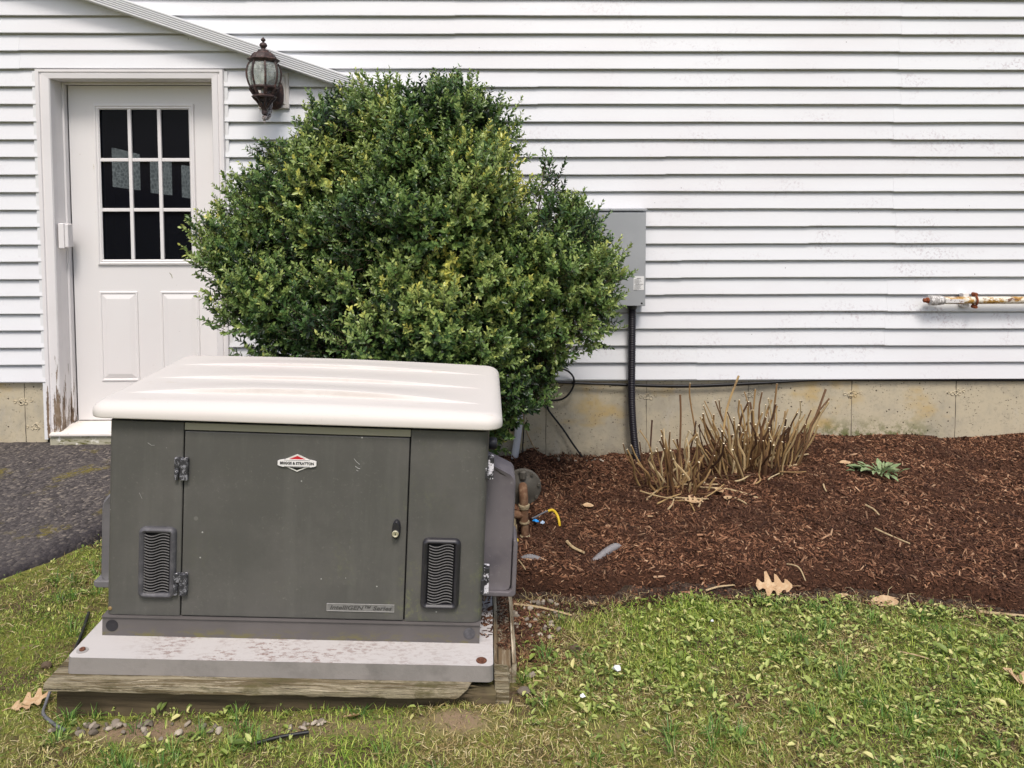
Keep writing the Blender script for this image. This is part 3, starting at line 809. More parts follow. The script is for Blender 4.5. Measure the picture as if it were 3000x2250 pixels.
# mounting block, bracket plate, arm (lamp-local y: wall is at +.20)
b = MB(); pr = [(0,.199), (0,.176), (.004,.171), (.016,.171), (.020,.178), (.026,.170), (.03,.168)]
b.loops([rect_loop(-.088,.088,1.966,2.172,y,i) for i, y in pr]); b.build('mounting_block', blockm, lamp)
b = MB(); pl = []
for a in np.linspace(0, 2*math.pi, 20, endpoint=False):
    pl.append((.050*math.cos(a)+.012, 2.045+.088*np.sign(math.sin(a))*abs(math.sin(a))**.7))
b.loops([[(x,.167,z) for x, z in pl], [(x,.150,z) for x, z in pl], [((x-.012)*.7+.012,.135,(z-2.045)*.75+2.045) for x, z in pl]]); b.build('bracket_plate', bronze, lamp, smooth=40)
MB().tube([(.012,.14,2.07),(.012,.10,2.05),(.008,.075,2.0),(.006,.072,1.95),(.004,.06,1.915),(.002,.035,1.898),(0,.012,1.905)], [.016,.018,.017,.016,.015,.014,.012], 8).build('arm', bronze_worn, lamp, smooth=50)

# ------------------------------------------------------------------ electrical enclosure and its conduit
eb = thing('electrical_box', 'grey metal electrical enclosure on the white siding, half hidden by the shrub', 'electrical box', (.62,-.02,1.10))
b = MB(); b.box((-.216,-.098,-.278), (.200,-.0,.268)); b.build('body', galv, eb, .002)
b = MB(); b.prism([(-.108,.274), (-.108,.283), (-.02,.287), (.0,.287), (.0,.274)], -.220, .206, 'x'); b.build('rain_hood', galv, eb)
box('cover', (-.215,-.104,-.276), (.199,-.099,.262), galv, eb, .0015)
st = box('warning_sticker', (.130,-.1052,-.184), (.190,-.1042,-.104), stick_w, eb)
b = MB(); zz = -.112
for r, (a, q, t) in enumerate(((.148,.172,.0018), (.134,.160,.0009), (.134,.172,.0009), (.134,.162,.0009), (.134,.175,.0011), (.134,.165,.0009), (.134,.163,.0009), (.139,.186,.0016),
                (.135,.176,.0010), (.134,.170,.0009), (.134,.172,.0009), (.134,.167,.0009), (.134,.174,.0009), (.134,.163,.0009), (.134,.152,.0009))):
    zz -= .0046 if r not in (1,7,8) else .0056
    x = a
    while x < q:
        wv = random.uniform(.003,.008); b.box((x,-.1058,zz-t), (min(x+wv,q),-.1053,zz+t)); x += wv+.0012
b.build('print', stick_i, st)
MB().lathe([(.0055,-.1048),(.0055,-.1041)], 12, (.178,0,-.262), 'y').build('knockout_hole', ventdark, eb)
cond = thing('conduit', 'black corrugated conduit running from grey box down into the mulch', 'conduit', (.754,-.06,.80))
ctrl = [(.0,0,.03), (.0,0,-.26), (.0,0,-.50), (.004,-.004,-.62), (.014,-.012,-.76), (.026,-.025,-.86), (.042,-.055,-.95), (.06,-.075,-1.03)]
def resample(ctrl, step):
    c = np.array(ctrl, float); t = np.arange(len(c)); tt = np.linspace(0, len(c)-1, 400)
    # catmull-rom
    out = []
    for u in tt:
        i = min(int(u), len(c)-2); f = u-i
        p0_, p1_, p2_, p3_ = c[max(i-1,0)], c[i], c[i+1], c[min(i+2,len(c)-1)]
        out.append(.5*((2*p1_)+(-p0_+p2_)*f+(2*p0_-5*p1_+4*p2_-p3_)*f*f+(-p0_+3*p1_-3*p2_+p3_)*f**3))
    out = np.array(out); d = np.concatenate([[0], np.cumsum(np.linalg.norm(np.diff(out, axis=0), axis=1))])
    n = max(3, int(d[-1]/step)); s_ = np.linspace(0, d[-1], n)
    return np.stack([np.interp(s_, d, out[:,k]) for k in range(3)], 1)
pts = resample(ctrl, .0035)
MB().tube(pts, [.0205+(.0022 if (i % 3) else -.0012) for i in range(len(pts))], 12).build('corrugated_tube', conduitm, cond, smooth=60)
MB().lathe([(.021,-.035),(.031,-.030),(.031,-.004),(.026,.0)], 14, (0,0,.032)).build('connector', blackp, cond, smooth=50)

def wire(name, label, cat, ctrl, r, m, n=7, step=.012, group=None):
    c = np.array(ctrl, float); o0 = c[0].copy()
    o = MB().tube(resample(c-o0, step), r, n).build(name, m, None, smooth=60)
    o.location = o0; return tag(o, label, cat, group)
wire('cable', 'thick black cable sagging along the bottom edge of the siding', 'cable',
     [(.10,-.020,.362),(.33,-.022,.352),(.66,-.026,.341),(1.06,-.022,.329),(1.51,-.022,.344),(1.87,-.014,.359),(2.3,-.008,.357),(3.2,-.006,.352),(4.2,-.006,.35)], .0075, cablem, 8, .03)
wire('cable', 'thinner black cable doubled beneath the sagging one right of the conduit', 'cable',
     [(.64,-.018,.333),(1.06,-.016,.319),(1.45,-.014,.332),(1.8,-.010,.352),(2.1,-.006,.357)], .0042, cablem, 7, .03)
wire('coax_cable', 'black cable looping out beside the shrub over the siding and slanting to the mulch', 'cable',
     [(.26,-.05,.415),(.32,-.05,.437),(.368,-.05,.432),(.405,-.045,.40),(.417,-.04,.36),(.405,-.035,.315),(.375,-.03,.272),(.34,-.025,.25),(.30,-.02,.243),(.268,-.016,.24),(.262,-.015,.20),
      (.272,-.015,.175),(.307,-.015,.129),(.36,-.02,.06),(.42,-.03,-.03),(.494,-.045,-.125),(.53,-.06,-.16)], .0058, cablem)
wire('cable_loop', 'grey cable arching at the siding foot behind shrub leaves', 'cable',
     [(.12,-.04,.30),(.15,-.045,.345),(.184,-.05,.372),(.225,-.05,.381),(.252,-.045,.355),(.267,-.04,.305),(.27,-.03,.25),(.262,-.02,.21)], .0085, greycable)
wire('wire', 'thin black wire hanging down the concrete by the white pipe', 'wire', [(.112,-.02,.26),(.118,-.015,.157),(.12,-.01,.08),(.113,-.015,-.04),(.116,-.03,-.09)], .0035, cablem)
wire('wire', 'tan wire bowing down the concrete into the mulch heap', 'wire', [(.112,-.02,.22),(.12,-.015,.107),(.142,-.015,.04),(.175,-.018,-.03),(.215,-.03,-.086),(.232,-.045,-.11)], .0035, tanwire)
pv = MB().tube(resample([(.094,-.035,.33),(.09,-.035,.12),(.080,-.038,.02),(.066,-.045,-.08),(.058,-.05,-.17)], .03), .0215, 14).build('plastic_pipe', pvcm, None, smooth=60)
tag(pv, 'white plastic pipe standing against the concrete at the shrub foot', 'pipe')
el = MB().tube(resample([(.20,-.0,.575),(.215,-.04,.575),(.232,-.075,.572),(.262,-.10,.555),(.292,-.115,.535)], .012), .024, 14).build('vent_elbow', pvcm, None, smooth=60)
tag(el, 'white plastic vent elbow poking out of the siding behind shrub leaves', 'pipe')

# ------------------------------------------------------------------ rusty pipe at the right
rp = thing('rusty_pipe', 'rust streaked cream painted pipe clamped level on the siding at the right', 'pipe', (2.467,-.075,.845))
MB().lathe([(.0215,.070),(.0215,1.9)], 18, axis='x').build('pipe_body', rustpipe, rp, smooth=50)
MB().lathe([(.008,-.004),(.0135,0),(.0135,.014),(.018,.018),(.018,.030)], 6, axis='x').build('end_plug', rustred, rp)
b = MB(); b.lathe([(.022,.026),(.030,.032),(.030,.072),(.027,.080),(.029,.088),(.025,.112),(.022,.118)], 16, axis='x'); b.build('coupling', tapem, rp, smooth=40)
box('label_strip', (.118,-.0235,-.012), (.225,-.0205,.010), clampw, rp, .001)
b = MB(); b.box((.240,.012,-.042), (.276,.056,.040)); b.build('clamp_block', clampw, rp, .004)
pts = [(.300,.03*math.cos(a)-.0, .030*math.sin(a)) for a in np.linspace(-2.4, 2.4, 14)]
b = MB(); b.tube([(x+.0,-y,z) for x, y, z in pts], .006, 6); b.build('clamp_strap', rustred, rp)
for z in (.036,-.038):
    MB().lathe([(.009,-.018),(.010,-.012),(.010,.02)], 10, (.300,.0,z), 'y').build('clamp_bolt', rustred, rp)

# ------------------------------------------------------------------ generator on its pad and timber frame
def Rgen():
    p, y, r = -.004, .0232, .0441
    Rx = Matrix.Rotation(p, 3, 'X'); Rz = Matrix.Rotation(y, 3, 'Z'); Ry = Matrix.Rotation(r, 3, 'Y')
    return (Rz @ Rx @ Ry).to_quaternion()
GQ, GO = Rgen(), (-1.2413,-2.1628,.1485)
gen = thing('standby_generator', 'grey green standby generator cabinet with cream lid on a pale pad', 'generator', GO, GQ)
GW, GH, GD = 1.1708, .6142, .735
box('inner_body', (.012,.012,.001), (GW-.012,GD,.612), ventdark, gen)
def corner_sel(xo, zo=None):
    def f(e):
        a, b_ = e.verts[0].co, e.verts[1].co
        vert = abs(a.x-xo) < 1e-4 and abs(b_.x-xo) < 1e-4 and a.y < .001 and b_.y < .001
        bot = zo is not None and abs(a.z-zo) < 1e-4 and abs(b_.z-zo) < 1e-4 and abs(a.x-xo) < 1e-4 and abs(b_.x-xo) < 1e-4
        return vert or bot
    return f
A, B = .2287, .9249
def panel(name, x0, x1, z0, z1, m, xo=None, rad=.016, y0=0.0, y1=.011):
    o = MB().box((x0,y0,z0), (x1,y1 if xo is None else GD,z1)).build(name, m, gen, rad if xo is not None else .0025, 5 if xo is not None else 2,
              smooth=35, sel=corner_sel(xo) if xo is not None else None)
    return o
pl_ = MB().prism([(0,GD),(0,.018),(.0014,.011),(.0053,.0053),(.011,.0014),(.018,0),(A-.0045,0),(A-.0022,.002),(A-.0022,.0115),(.012,.0115),(.012,GD)], .002, GH, 'z').build('left_panel', gpaint, gen, smooth=35)
pr_ = MB().prism([(GW,GD),(GW,.034),(GW-.002,.022),(GW-.008,.011),(GW-.017,.0045),(GW-.03,.001),(GW-.045,0),(B+.0045,0),(B+.0022,.002),(B+.0022,.0115),(GW-.012,.0115),(GW-.012,GD)], .002, GH, 'z').build('right_panel', gpaint, gen, smooth=35)
dr = box('access_door', (A+.0022,-.0005,.003), (B-.0022,.0113,.588), gpaint, gen, .0025)
dr['label'] = 'wide grey green front access door with lock, emblem and hinges'
box('top_strip', (A,.0025,.5915), (B,.0115,.6135), stripm, gen, .001)
# vents
def rr_loop(cx, cz, hx, hz, r, y, n=6):
    pts = []
    for (sx_, sz_, a0) in ((1,1,0), (-1,1,math.pi/2), (-1,-1,math.pi), (1,-1,1.5*math.pi)):
        for k in range(n+1):
            a = a0+k*math.pi/2/n
            pts.append((cx+sx_*(hx-r)+r*math.cos(a), y, cz+sz_*(hz-r)+r*math.sin(a)))
    return pts
slat_mesh = None
def vent(cx, cz, hx, hz, ix, iz, m, parent):
    global slat_mesh
    b = MB()
    b.loops([rr_loop(cx,cz,hx,hz,.019,-.0002), rr_loop(cx,cz,hx-.0008,hz-.0008,.0185,-.007), rr_loop(cx,cz,hx-.004,hz-.004,.016,-.0125), rr_loop(cx,cz,hx-.009,hz-.009,.012,-.0145),
             rr_loop(cx,cz,ix+.004,iz+.004,.006,-.012), rr_loop(cx,cz,ix,iz,.003,-.006), rr_loop(cx,cz,ix,iz,.003,-.0012)], False)
    v = b.build('vent', m, parent, smooth=40)
    box('vent_shade_plate', (cx-ix-.001,-.0011,cz-iz-.001), (cx+ix+.001,-.0003,cz+iz+.001), ventdark, v)  # flat black plate standing in for the shade behind the slats
    n = 21; stp = 2*iz/n
    if slat_mesh is None:
        k = 14; vs, fs = [], []
        for i in range(k+1):
            t = i/k; x = -ix+2*ix*t; z = -.0050*math.sin(2*math.pi*(t-.02))
            for y, dz in ((-.0112,-.0011), (-.0112,.0011), (-.0082,.0009), (-.0082,-.0007)): vs.append((x,y,z+dz))
        fs = [(i*4+j, i*4+(j+1)%4, (i+1)*4+(j+1)%4, (i+1)*4+j) for i in range(k) for j in range(4)]
        o = MB().add(vs, fs).build('slat', slatm, v, smooth=40); slat_mesh = o.data
        o.location = (cx, 0, cz-iz+stp*.5)
        rest = range(1, n)
    else: rest = range(n)
    for i in rest:
        o = link(bpy.data.objects.new('slat', slat_mesh), v); o.location = (cx, 0, cz-iz+stp*(i+.5))
    return v
vent(.1562, .173, .0572, .1125, .0382, .094, greyvent, gen)
vent(1.0354, .160, .0605, .1135, .0419, .0962, blackp, gen)['label'] = 'black vent on the right hand panel'
# hinges on the front
def hinge(cx, cz):
    b = MB(); w, h_ = .043, .070
    b.box((cx-w/2,-.013,cz+.004), (cx-.004,-.001,cz+h_/2)); b.box((cx-.003,-.0165,cz-h_/2), (cx+w/2,-.001,cz+h_/2)); 
    b.box((cx-.0036,-.012,cz+.004), (cx-.003,-.002,cz+.033))
    o = b.build('hinge', chipped, gen, .003, 2)
    MB().lathe([(.0062,cz-h_/2),(.0066,cz-h_/2+.002),(.0066,cz+.001),(.006,cz+.0025)], 10, (cx-w/2+.0068,-.0075,0)).build('hinge_pin', chipped, o, smooth=40)
hinge(.2252, .4725); hinge(.2300, .1082)
# lock
b = MB(); cx, cz = .892, .2995
pts = []
for k in range(24):
    a = 2*math.pi*k/24; pts.append((cx+.0130*math.cos(a), cz+(.030+.0*k)*math.copysign(abs(math.sin(a))**.8, math.sin(a))))
b.loops([[(x,-.0008,z) for x, z in pts], [(x,-.012,z) for x, z in pts], [(cx+(x-cx)*.72,-.017,cz+(z-cz)*.86) for x, z in pts]])
lk = b.build('lock_handle', blackp, gen, smooth=40)
MB().lathe([(.0105,-.0165),(.0105,-.021),(.0085,-.022),(.006,-.0205),(.0055,-.0205)], 18, (.8905,0,.2905), 'y').build('key_cylinder', brass, lk, smooth=40)
box('keyhole', (.8893,-.0214,.2875), (.8917,-.0206,.2935), ventdark, lk)
# badge
bx, bz = .5776, .4995
def poly(name, pts, y0, y1, m, par): return MB().prism(pts, y0, y1, 'y').build(name, m, par)
bd = poly('badge', [(bx-.043,bz+.0085),(bx,bz+.0278),(bx+.043,bz+.0085),(bx+.043,bz-.0085),(bx,bz-.0272),(bx-.043,bz-.0085)], -.0035, -.0004, silver, gen)
poly('red_triangle', [(bx-.0245,bz+.0125),(bx,bz+.0228),(bx+.0245,bz+.0125)], -.0042, -.0033, redm, bd)
poly('black_triangle', [(bx-.0245,bz-.0125),(bx+.0245,bz-.0125),(bx,bz-.0222)], -.0042, -.0033, blackb, bd)
poly('banner', [(bx-.0595,bz-.0065),(bx-.0555,bz-.0088),(bx-.043,bz-.0115),(bx+.043,bz-.0115),(bx+.0555,bz-.0088),(bx+.0595,bz-.0065),(bx+.0595,bz+.0065),(bx+.0555,bz+.0088),(bx+.043,bz+.0115),(bx-.043,bz+.0115),(bx-.0555,bz+.0088),(bx-.0595,bz+.0065)], -.0062, -.0030, whiteb, bd)
for z in (bz+.0098, bz-.0098):
    box('banner_line', (bx-.040,-.0066,z-.0005), (bx+.040,-.0060,z+.0005), greyvent, bd)
t = text_mesh('lettering', 'BRIGGS & STRATTON', .0115, inkm, bd, .0004, bold=.0004, width=.104)
t.location = (bx, -.0066, bz-.0002); t.rotation_euler = (R(90), 0, 0)
# nameplate
nx, nz = .788, .0420
nb = box('nameplate', (nx-.1062,-.0022,nz-.0125), (nx+.1062,-.0003,nz+.0125), plate_m, gen, .0006)
b = MB(); b.loops([rect_loop(nx-.1062,nx+.1062,nz-.0125,nz+.0125,-.0022,.0004), rect_loop(nx-.1062,nx+.1062,nz-.0125,nz+.0125,-.0032,.0006), rect_loop(nx-.1062,nx+.1062,nz-.0125,nz+.0125,-.0032,.0016), rect_loop(nx-.1062,nx+.1062,nz-.0125,nz+.0125,-.0022,.0018)], False)
b.build('nameplate_rim', rimm, nb)
t = text_mesh('lettering', 'IntelliGEN™ Series', .0185, plate_ink, nb, .0004, shear=.28, bold=.0004, width=.194)
t.location = (nx, -.0026, nz-.0005); t.rotation_euler = (R(90), 0, 0)
for pts_, r_ in (([(.752,.518),(.760,.508),(.770,.500)], .0012), ([(.757,.494),(.765,.488),(.772,.486)], .0014), ([(.760,.482),(.766,.479)], .0011), ([(.118,.548),(.130,.540),(.139,.541)], .0007), ([(.095,.39),(.104,.372)], .0006)):
    MB().tube([(x, -.0004 if x > .23 else -.0001, z) for x, z in pts_], r_, 5).build('scuff_mark', scuffm, gen)
# skirt with plugs
b = MB(); b.prism([(-.004,-.0637),(-.004,-.006),(-.009,-.004),(-.009,-.0005),(.02,-.0005),(.02,-.0637)], -.0085, 1.1665, 'x')
b.box((-.0085,.0205,-.0637), (.004,GD,-.0005)); b.box((1.152,.0205,-.0637), (1.1665,GD,-.0005)); b.box((.004,GD-.02,-.0637), (1.152,GD,-.0005))
sk = b.build('base_skirt', skirtm, gen)
for x, m in ((.0215,blackp), (1.1335,greyvent)):
    MB().lathe([(.0185,-.0045),(.0185,-.0055),(.016,-.0062),(.002,-.0052)], 22, (x,0,-.0315), 'y').build('round_plug', m, sk, smooth=30)
MB().lathe([(.0062,.002),(.0062,-.001),(.004,-.003),(.001,-.0032)], 12, (.0125,0,.0205), 'y').build('screw', screwm, gen)
# lid
def lid():
    x0, x1, y0, y1, rc = -.056, 1.211, -.031, .722, .055
    def axis_(lo, hi, n):
        e = .07; a = lo+e*(1-np.cos(np.linspace(0, math.pi/2, 9))); c = hi-e*(1-np.cos(np.linspace(math.pi/2, 0, 9)))
        return np.concatenate([a, np.linspace(lo+e, hi-e, n)[1:-1], c])
    xs_, ys_ = axis_(x0, x1, 60), axis_(y0, y1, 240)
    X, Y = np.meshgrid(xs_, ys_)
    cxl, cxr, cyl, cyr = x0+rc, x1-rc, y0+rc, y1-rc
    dx = np.where(X < cxl, X-cxl, np.where(X > cxr, X-cxr, 0))/rc; dy = np.where(Y < cyl, Y-cyl, np.where(Y > cyr, Y-cyr, 0))/rc
    incor = (dx != 0) & (dy != 0)
    ex, ey = dx*np.sqrt(1-dy**2/2), dy*np.sqrt(1-dx**2/2)
    Xm = np.where(incor, np.where(X < cxl, cxl, cxr)+ex*rc, X); Ym = np.where(incor, np.where(Y < cyl, cyl, cyr)+ey*rc, Y)
    dist = np.where(incor, rc-np.hypot(ex,ey)*rc, np.minimum.reduce([X-x0, x1-X, Y-y0, y1-Y]))
    r_ = .040; tt = np.clip(dist/r_, 0, 1)
    z = .6435+.031*np.sqrt(np.clip(1-(1-tt)**2, 0, 1))
    u = (Xm-(x0+x1)/2)/((x1-x0)/2); z += .010*(1-u**2)*tt
    for yy, nxt, amp, xl, xr in ((.10,.30,.022,.015,1.135), (.305,.505,.013,.015,1.142), (.515,.66,.012,.02,1.15)):
        a = amp*np.clip(1-((Xm-.57)/.57)**2, .10, 1)
        prof_ = sstep(Ym, yy-.005, yy+.002)*(1-sstep(Ym, yy+.01, nxt-.015))
        z += a*prof_*sstep(Xm, xl, xl+.012)*(1-sstep(Xm, xr-.012, xr))
    ny_, nx_ = X.shape
    v = np.stack([Xm.ravel(), Ym.ravel(), z.ravel()], 1)
    i = (np.arange(ny_-1)[:,None]*nx_+np.arange(nx_-1)[None,:]).ravel()
    q = np.stack([i, i+1, i+1+nx_, i+nx_], 1)
    rim = np.concatenate([np.arange(nx_), np.arange(1,ny_)*nx_+nx_-1, (ny_-1)*nx_+np.arange(nx_-2,-1,-1), np.arange(ny_-2,0,-1)*nx_])
    nr = len(rim); b0 = len(v); c0 = v[:, :2].mean(0)
    rows_ = []
    for dz, sc in ((-.010,1.0), (-.0135,.9985), (-.0145,.99), (-.0125,.955)):
        w = v[rim].copy(); w[:,2] = .6435+dz; w[:,:2] = c0+(w[:,:2]-c0)*sc; rows_.append(w)
    v = np.concatenate([v]+rows_)
    prev = rim
    for k in range(len(rows_)):
        cur = b0+k*nr+np.arange(nr)
        q = np.concatenate([q, np.stack([prev, cur, np.roll(cur,-1), np.roll(prev,-1)], 1)]); prev = cur
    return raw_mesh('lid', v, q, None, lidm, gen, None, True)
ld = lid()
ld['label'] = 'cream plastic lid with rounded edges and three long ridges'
# side hoods, side latches and knob
def hood(xw, sgn, m, name, out, fl_, y0, y1=.60):
    # outline in protrusion and height, run along the cabinet depth
    b = MB()
    b.loops([[(xw+sgn*p*.55, y0+.006, z*.92+.03) for p, z in out], [(xw+sgn*max(p-.014,0), y0+.003, z+(.012 if z < .12 else -.012)) for p, z in out],
             [(xw+sgn*max(p-.005,0), y0, z+(.004 if z < .12 else -.004)) for p, z in out],
             [(xw+sgn*p, y0+.008, z) for p, z in out], [(xw+sgn*p, y1, z) for p, z in out]], True, True)
    o = b.build(name, m, gen, smooth=35)
    fl = MB(); fl.loops([[(xw+sgn*p, y0-.010, z) for p, z in fl_], [(xw+sgn*p, y1, z) for p, z in fl_]], True, True)
    fl.build('hood_flange', m, o, .004, 3)
    return o
hood(GW+.0005, 1, hoodm, 'air_hood', [(0,.040),(.080,.040),(.092,.044),(.096,.058),(.096,.405),(.092,.428),(.082,.440),(.0,.478)],
     [(0,.026),(.102,.026),(.111,.034),(.111,.205),(.104,.220),(.0962,.220),(.0962,.050),(.088,.043),(0,.043)], .125, .235)['label'] = 'faded mauve air hood on the right side of cabinet'
hood(-.0005, -1, hoodgrey, 'air_hood', [(0,.052),(.055,.052),(.066,.056),(.071,.068),(.071,.290),(.066,.315),(.050,.337),(.0,.372)],
     [(0,.034),(.078,.034),(.087,.040),(.087,.056),(0,.058)], .105, .30)['label'] = 'grey air hood on the left side of cabinet'
for z0, z1 in ((.452,.525), (.078,.165)):
    b = MB(); b.box((GW+.0005,.030,z0), (GW+.019,.062,z1)); b.box((GW-.010,.012,z0+.008), (GW+.004,.030,z1-.03))
    b.build('side_hinge', chipwhite, gen, .003, 2)
MB().lathe([(.016,.0),(.021,.004),(.023,.022),(.019,.032),(.004,.034)], 16, (GW,.29,.487), 'x').build('side_knob', blackp, gen, smooth=40)

# pad
pad = thing('generator_pad', 'pale grey composite pad with bolted corners under the generator', 'pad', GO, GQ)
def pad_sel(e):
    a, c = e.verts[0].co, e.verts[1].co
    return abs(a.z-c.z) > .01
b = MB(); b.loops([[(-.0546,-.1225,-.1128),(1.212,-.1225,-.1128),(1.212,.86,-.1128),(-.0546,.86,-.1128)], [(-.0526,-.1203,-.0640),(1.2099,-.1203,-.0640),(1.2099,.858,-.0640),(-.0526,.858,-.0640)]], True, True)
ps = b.build('slab', padm, pad, .016, 4, smooth=40, sel=pad_sel)
for x, y in ((-.0265,-.0851), (1.1739,-.0938)):
    MB().lathe([(.0165,-.0638),(.0165,-.0622),(.008,-.0618)], 18, (x,y,0)).build('washer', washer if x < 0 else rustbolt, ps)
    MB().lathe([(.0085,-.0620),(.0085,-.0575 if x < 0 else -.0612),(.006,-.0555 if x < 0 else -.0605),(.001,-.0553 if x < 0 else -.0604)], 10, (x,y,0)).build('bolt', rustbolt, ps)

# timber frame under the pad
tf = thing('timber_frame', 'rotting weathered timber planks framing the ground under the generator pad', 'timber frame', GO, GQ)
def plank(name, a, b_, m, seg_axis=0, n=40, jag=None, amp=.0022, seed=0):
    # plank with uneven edges: loops along its length
    rs = random.Random(seed); (x0,y0,z0), (x1,y1,z1) = a, b_
    lo = []
    for i in range(n+1):
        t = i/n
        def w(k): return amp*2*(vnoise(t*9+k*13.1, k*3.3+seed, 1.0)-.5)+amp*(vnoise(t*34+k*5, seed*1.0, 1.0)-.5)
        if seg_axis == 0:
            x = x0+(x1-x0)*t; c = .006
            sec = [(y0+c*.4,z0),(y1,z0),(y1,z1),(y0+c,z1),(y0,z1-c),(y0,z0+c*.5)]
            lo.append([(x, y+float(w(k)), z+float(w(k+9))) for k, (y, z) in enumerate(sec)])
        else:
            y = y0+(y1-y0)*t; c = .005
            sec = [(x0,z0),(x1-c*.4,z0),(x1,z0+c*.5),(x1,z1-c),(x1-c,z1),(x0,z1)]
            lo.append([(x+float(w(k)), y, z+float(w(k+9))) for k, (x, z) in enumerate(sec)])
    if jag:
        for k, dxs in enumerate(jag):
            p = lo[-1][k]; lo[-1][k] = (p[0]+dxs, p[1], p[2])
            p = lo[-2][k]; lo[-2][k] = (p[0]+dxs*.6, p[1], p[2])
    return MB().loops(lo, True, True).build(name, m, tf, smooth=50)
plank('cap_plank', (-.094,-.166,-.1385), (1.12,-.015,-.1138), woodw, 0, 60, [-.02,.02,.06,.015,.004,-.012], .003, 1)
plank('front_board', (-.076,-.130,-.245), (1.221,-.092,-.1400), woodd, 0, 40, None, .002, 2)
b = MB()
for k in range(16):   # splinters at the broken end of the cap
    y = -.16+.14*random.random(); z = -.137+.020*random.random(); l = random.uniform(.012,.05)
    b.add([(1.10,y-.006,z-.003),(1.10,y+.006,z-.003),(1.10,y,z+.004),(1.125+l,y+random.uniform(-.005,.005),z-.003)], [(0,1,3),(1,2,3),(2,0,3),(0,2,1)])
b.build('splinter_end', woodd, tf)
plank('side_plank', (1.2165,-.024,-.22), (1.2285,.80,-.1105), woody, 1, 30, None, .0014, 4)
plank('side_plank', (1.229,-.024,-.22), (1.2725,.82,-.1215), woody, 1, 36, None, .002, 5)
plank('side_plank', (1.2735,-.024,-.22), (1.287,.82,-.1105), woody, 1, 30, None, .0014, 6)
plank('end_block', (1.2165,-.120,-.245), (1.262,-.028,-.1165), woodw, 1, 10, None, .003, 7)
plank('side_plank', (-.070,-.02,-.24), (-.03,.80,-.1465), woodd, 1, 20, None, .002, 8)
# mulch bits lying on the side plank come with the mulch chips below

# ------------------------------------------------------------------ gas regulator and pipes
gr = thing('gas_regulator', 'dark round gas regulator on rusty pipes behind the generator hood', 'gas regulator', (.085,-1.13,gz(.1,-1.13)))
zr = .205
b = MB(); b.lathe([(.004,-.030),(.030,-.028),(.050,-.018),(.066,-.012),(.080,-.010),(.084,-.004),(.084,.004),(.080,.010),(.05,.03),(.03,.05),(.01,.055)], 30, (0,.02,zr), 'y')
rb = b.build('housing', regm, gr, smooth=30)
for k in range(8):
    a = k*math.pi/4+.2
    MB().lathe([(.0075,-.020),(.0075,-.008)], 6, (.074*math.cos(a),.02,zr+.074*math.sin(a)), 'y').build('flange_bolt', regm, rb)
MB().lathe([(.013,zr+.045),(.016,zr+.050),(.016,zr+.078),(.010,zr+.084)], 8, (0,-.005,0)).build('vent_stub', regm, rb)
MB().tube(resample([(0,.0,zr+.012),(0,-.03,zr+.014),(.0,-.048,zr+.0),(.002,-.052,zr-.03),(.003,-.052,zr-.06)], .008), [.021]*30, 14) if False else None
MB().tube(resample([(0,.005,zr+.010),(0,-.025,zr+.012),(.001,-.045,zr-.004),(.003,-.05,zr-.032),(.003,-.05,zr-.052)], .008), .020, 14).build('elbow', gaspipe, gr, smooth=60)
b = MB(); b.lathe([(.019,zr-.05),(.025,zr-.053),(.025,zr-.062),(.023,zr-.064),(.023,zr-.070),(.019,zr-.073)], 16, (.004,-.05,0)); b.build('collar', gasfit, gr, smooth=40)
b = MB(); b.lathe([(.0185,zr-.072),(.0185,zr-.13)], 14, (.004,-.05,0)); b.tube([(-.05,-.05,zr-.098),(.004,-.05,zr-.098)], .018, 12); b.build('tee_pipe', gaspipe, gr, smooth=60)
MB().lathe([(.022,zr-.128),(.023,zr-.134),(.019,zr-.140)], 16, (.006,-.05,0)).build('collar', gasfit, gr, smooth=40)
MB().lathe([(.0175,zr-.138),(.0175,zr-.215)], 14, (.008,-.05,0)).build('drip_leg', gaspipe, gr, smooth=60)
MB().lathe([(.019,zr-.19),(.025,zr-.195),(.025,zr-.205),(.024,zr-.225),(.012,zr-.235)], 14, (.010,-.05,0)).build('end_cap', gasfit, gr, smooth=40)
b = MB(); b.tube([(-.048,-.05,zr-.098),(-.048,-.05,zr-.15)], .017, 12); b.lathe([(.019,zr-.145),(.021,zr-.150),(.021,zr-.180),(.018,zr-.186)], 14, (-.047,-.05,0)); b.build('side_riser', gasfit, gr, smooth=50)
MB().tube(resample([(-.046,-.05,zr-.186),(-.044,-.052,zr-.205),(-.036,-.054,zr-.222),(-.03,-.056,zr-.25)], .01), .019, 12).build('elbow', gasfit, gr, smooth=60)

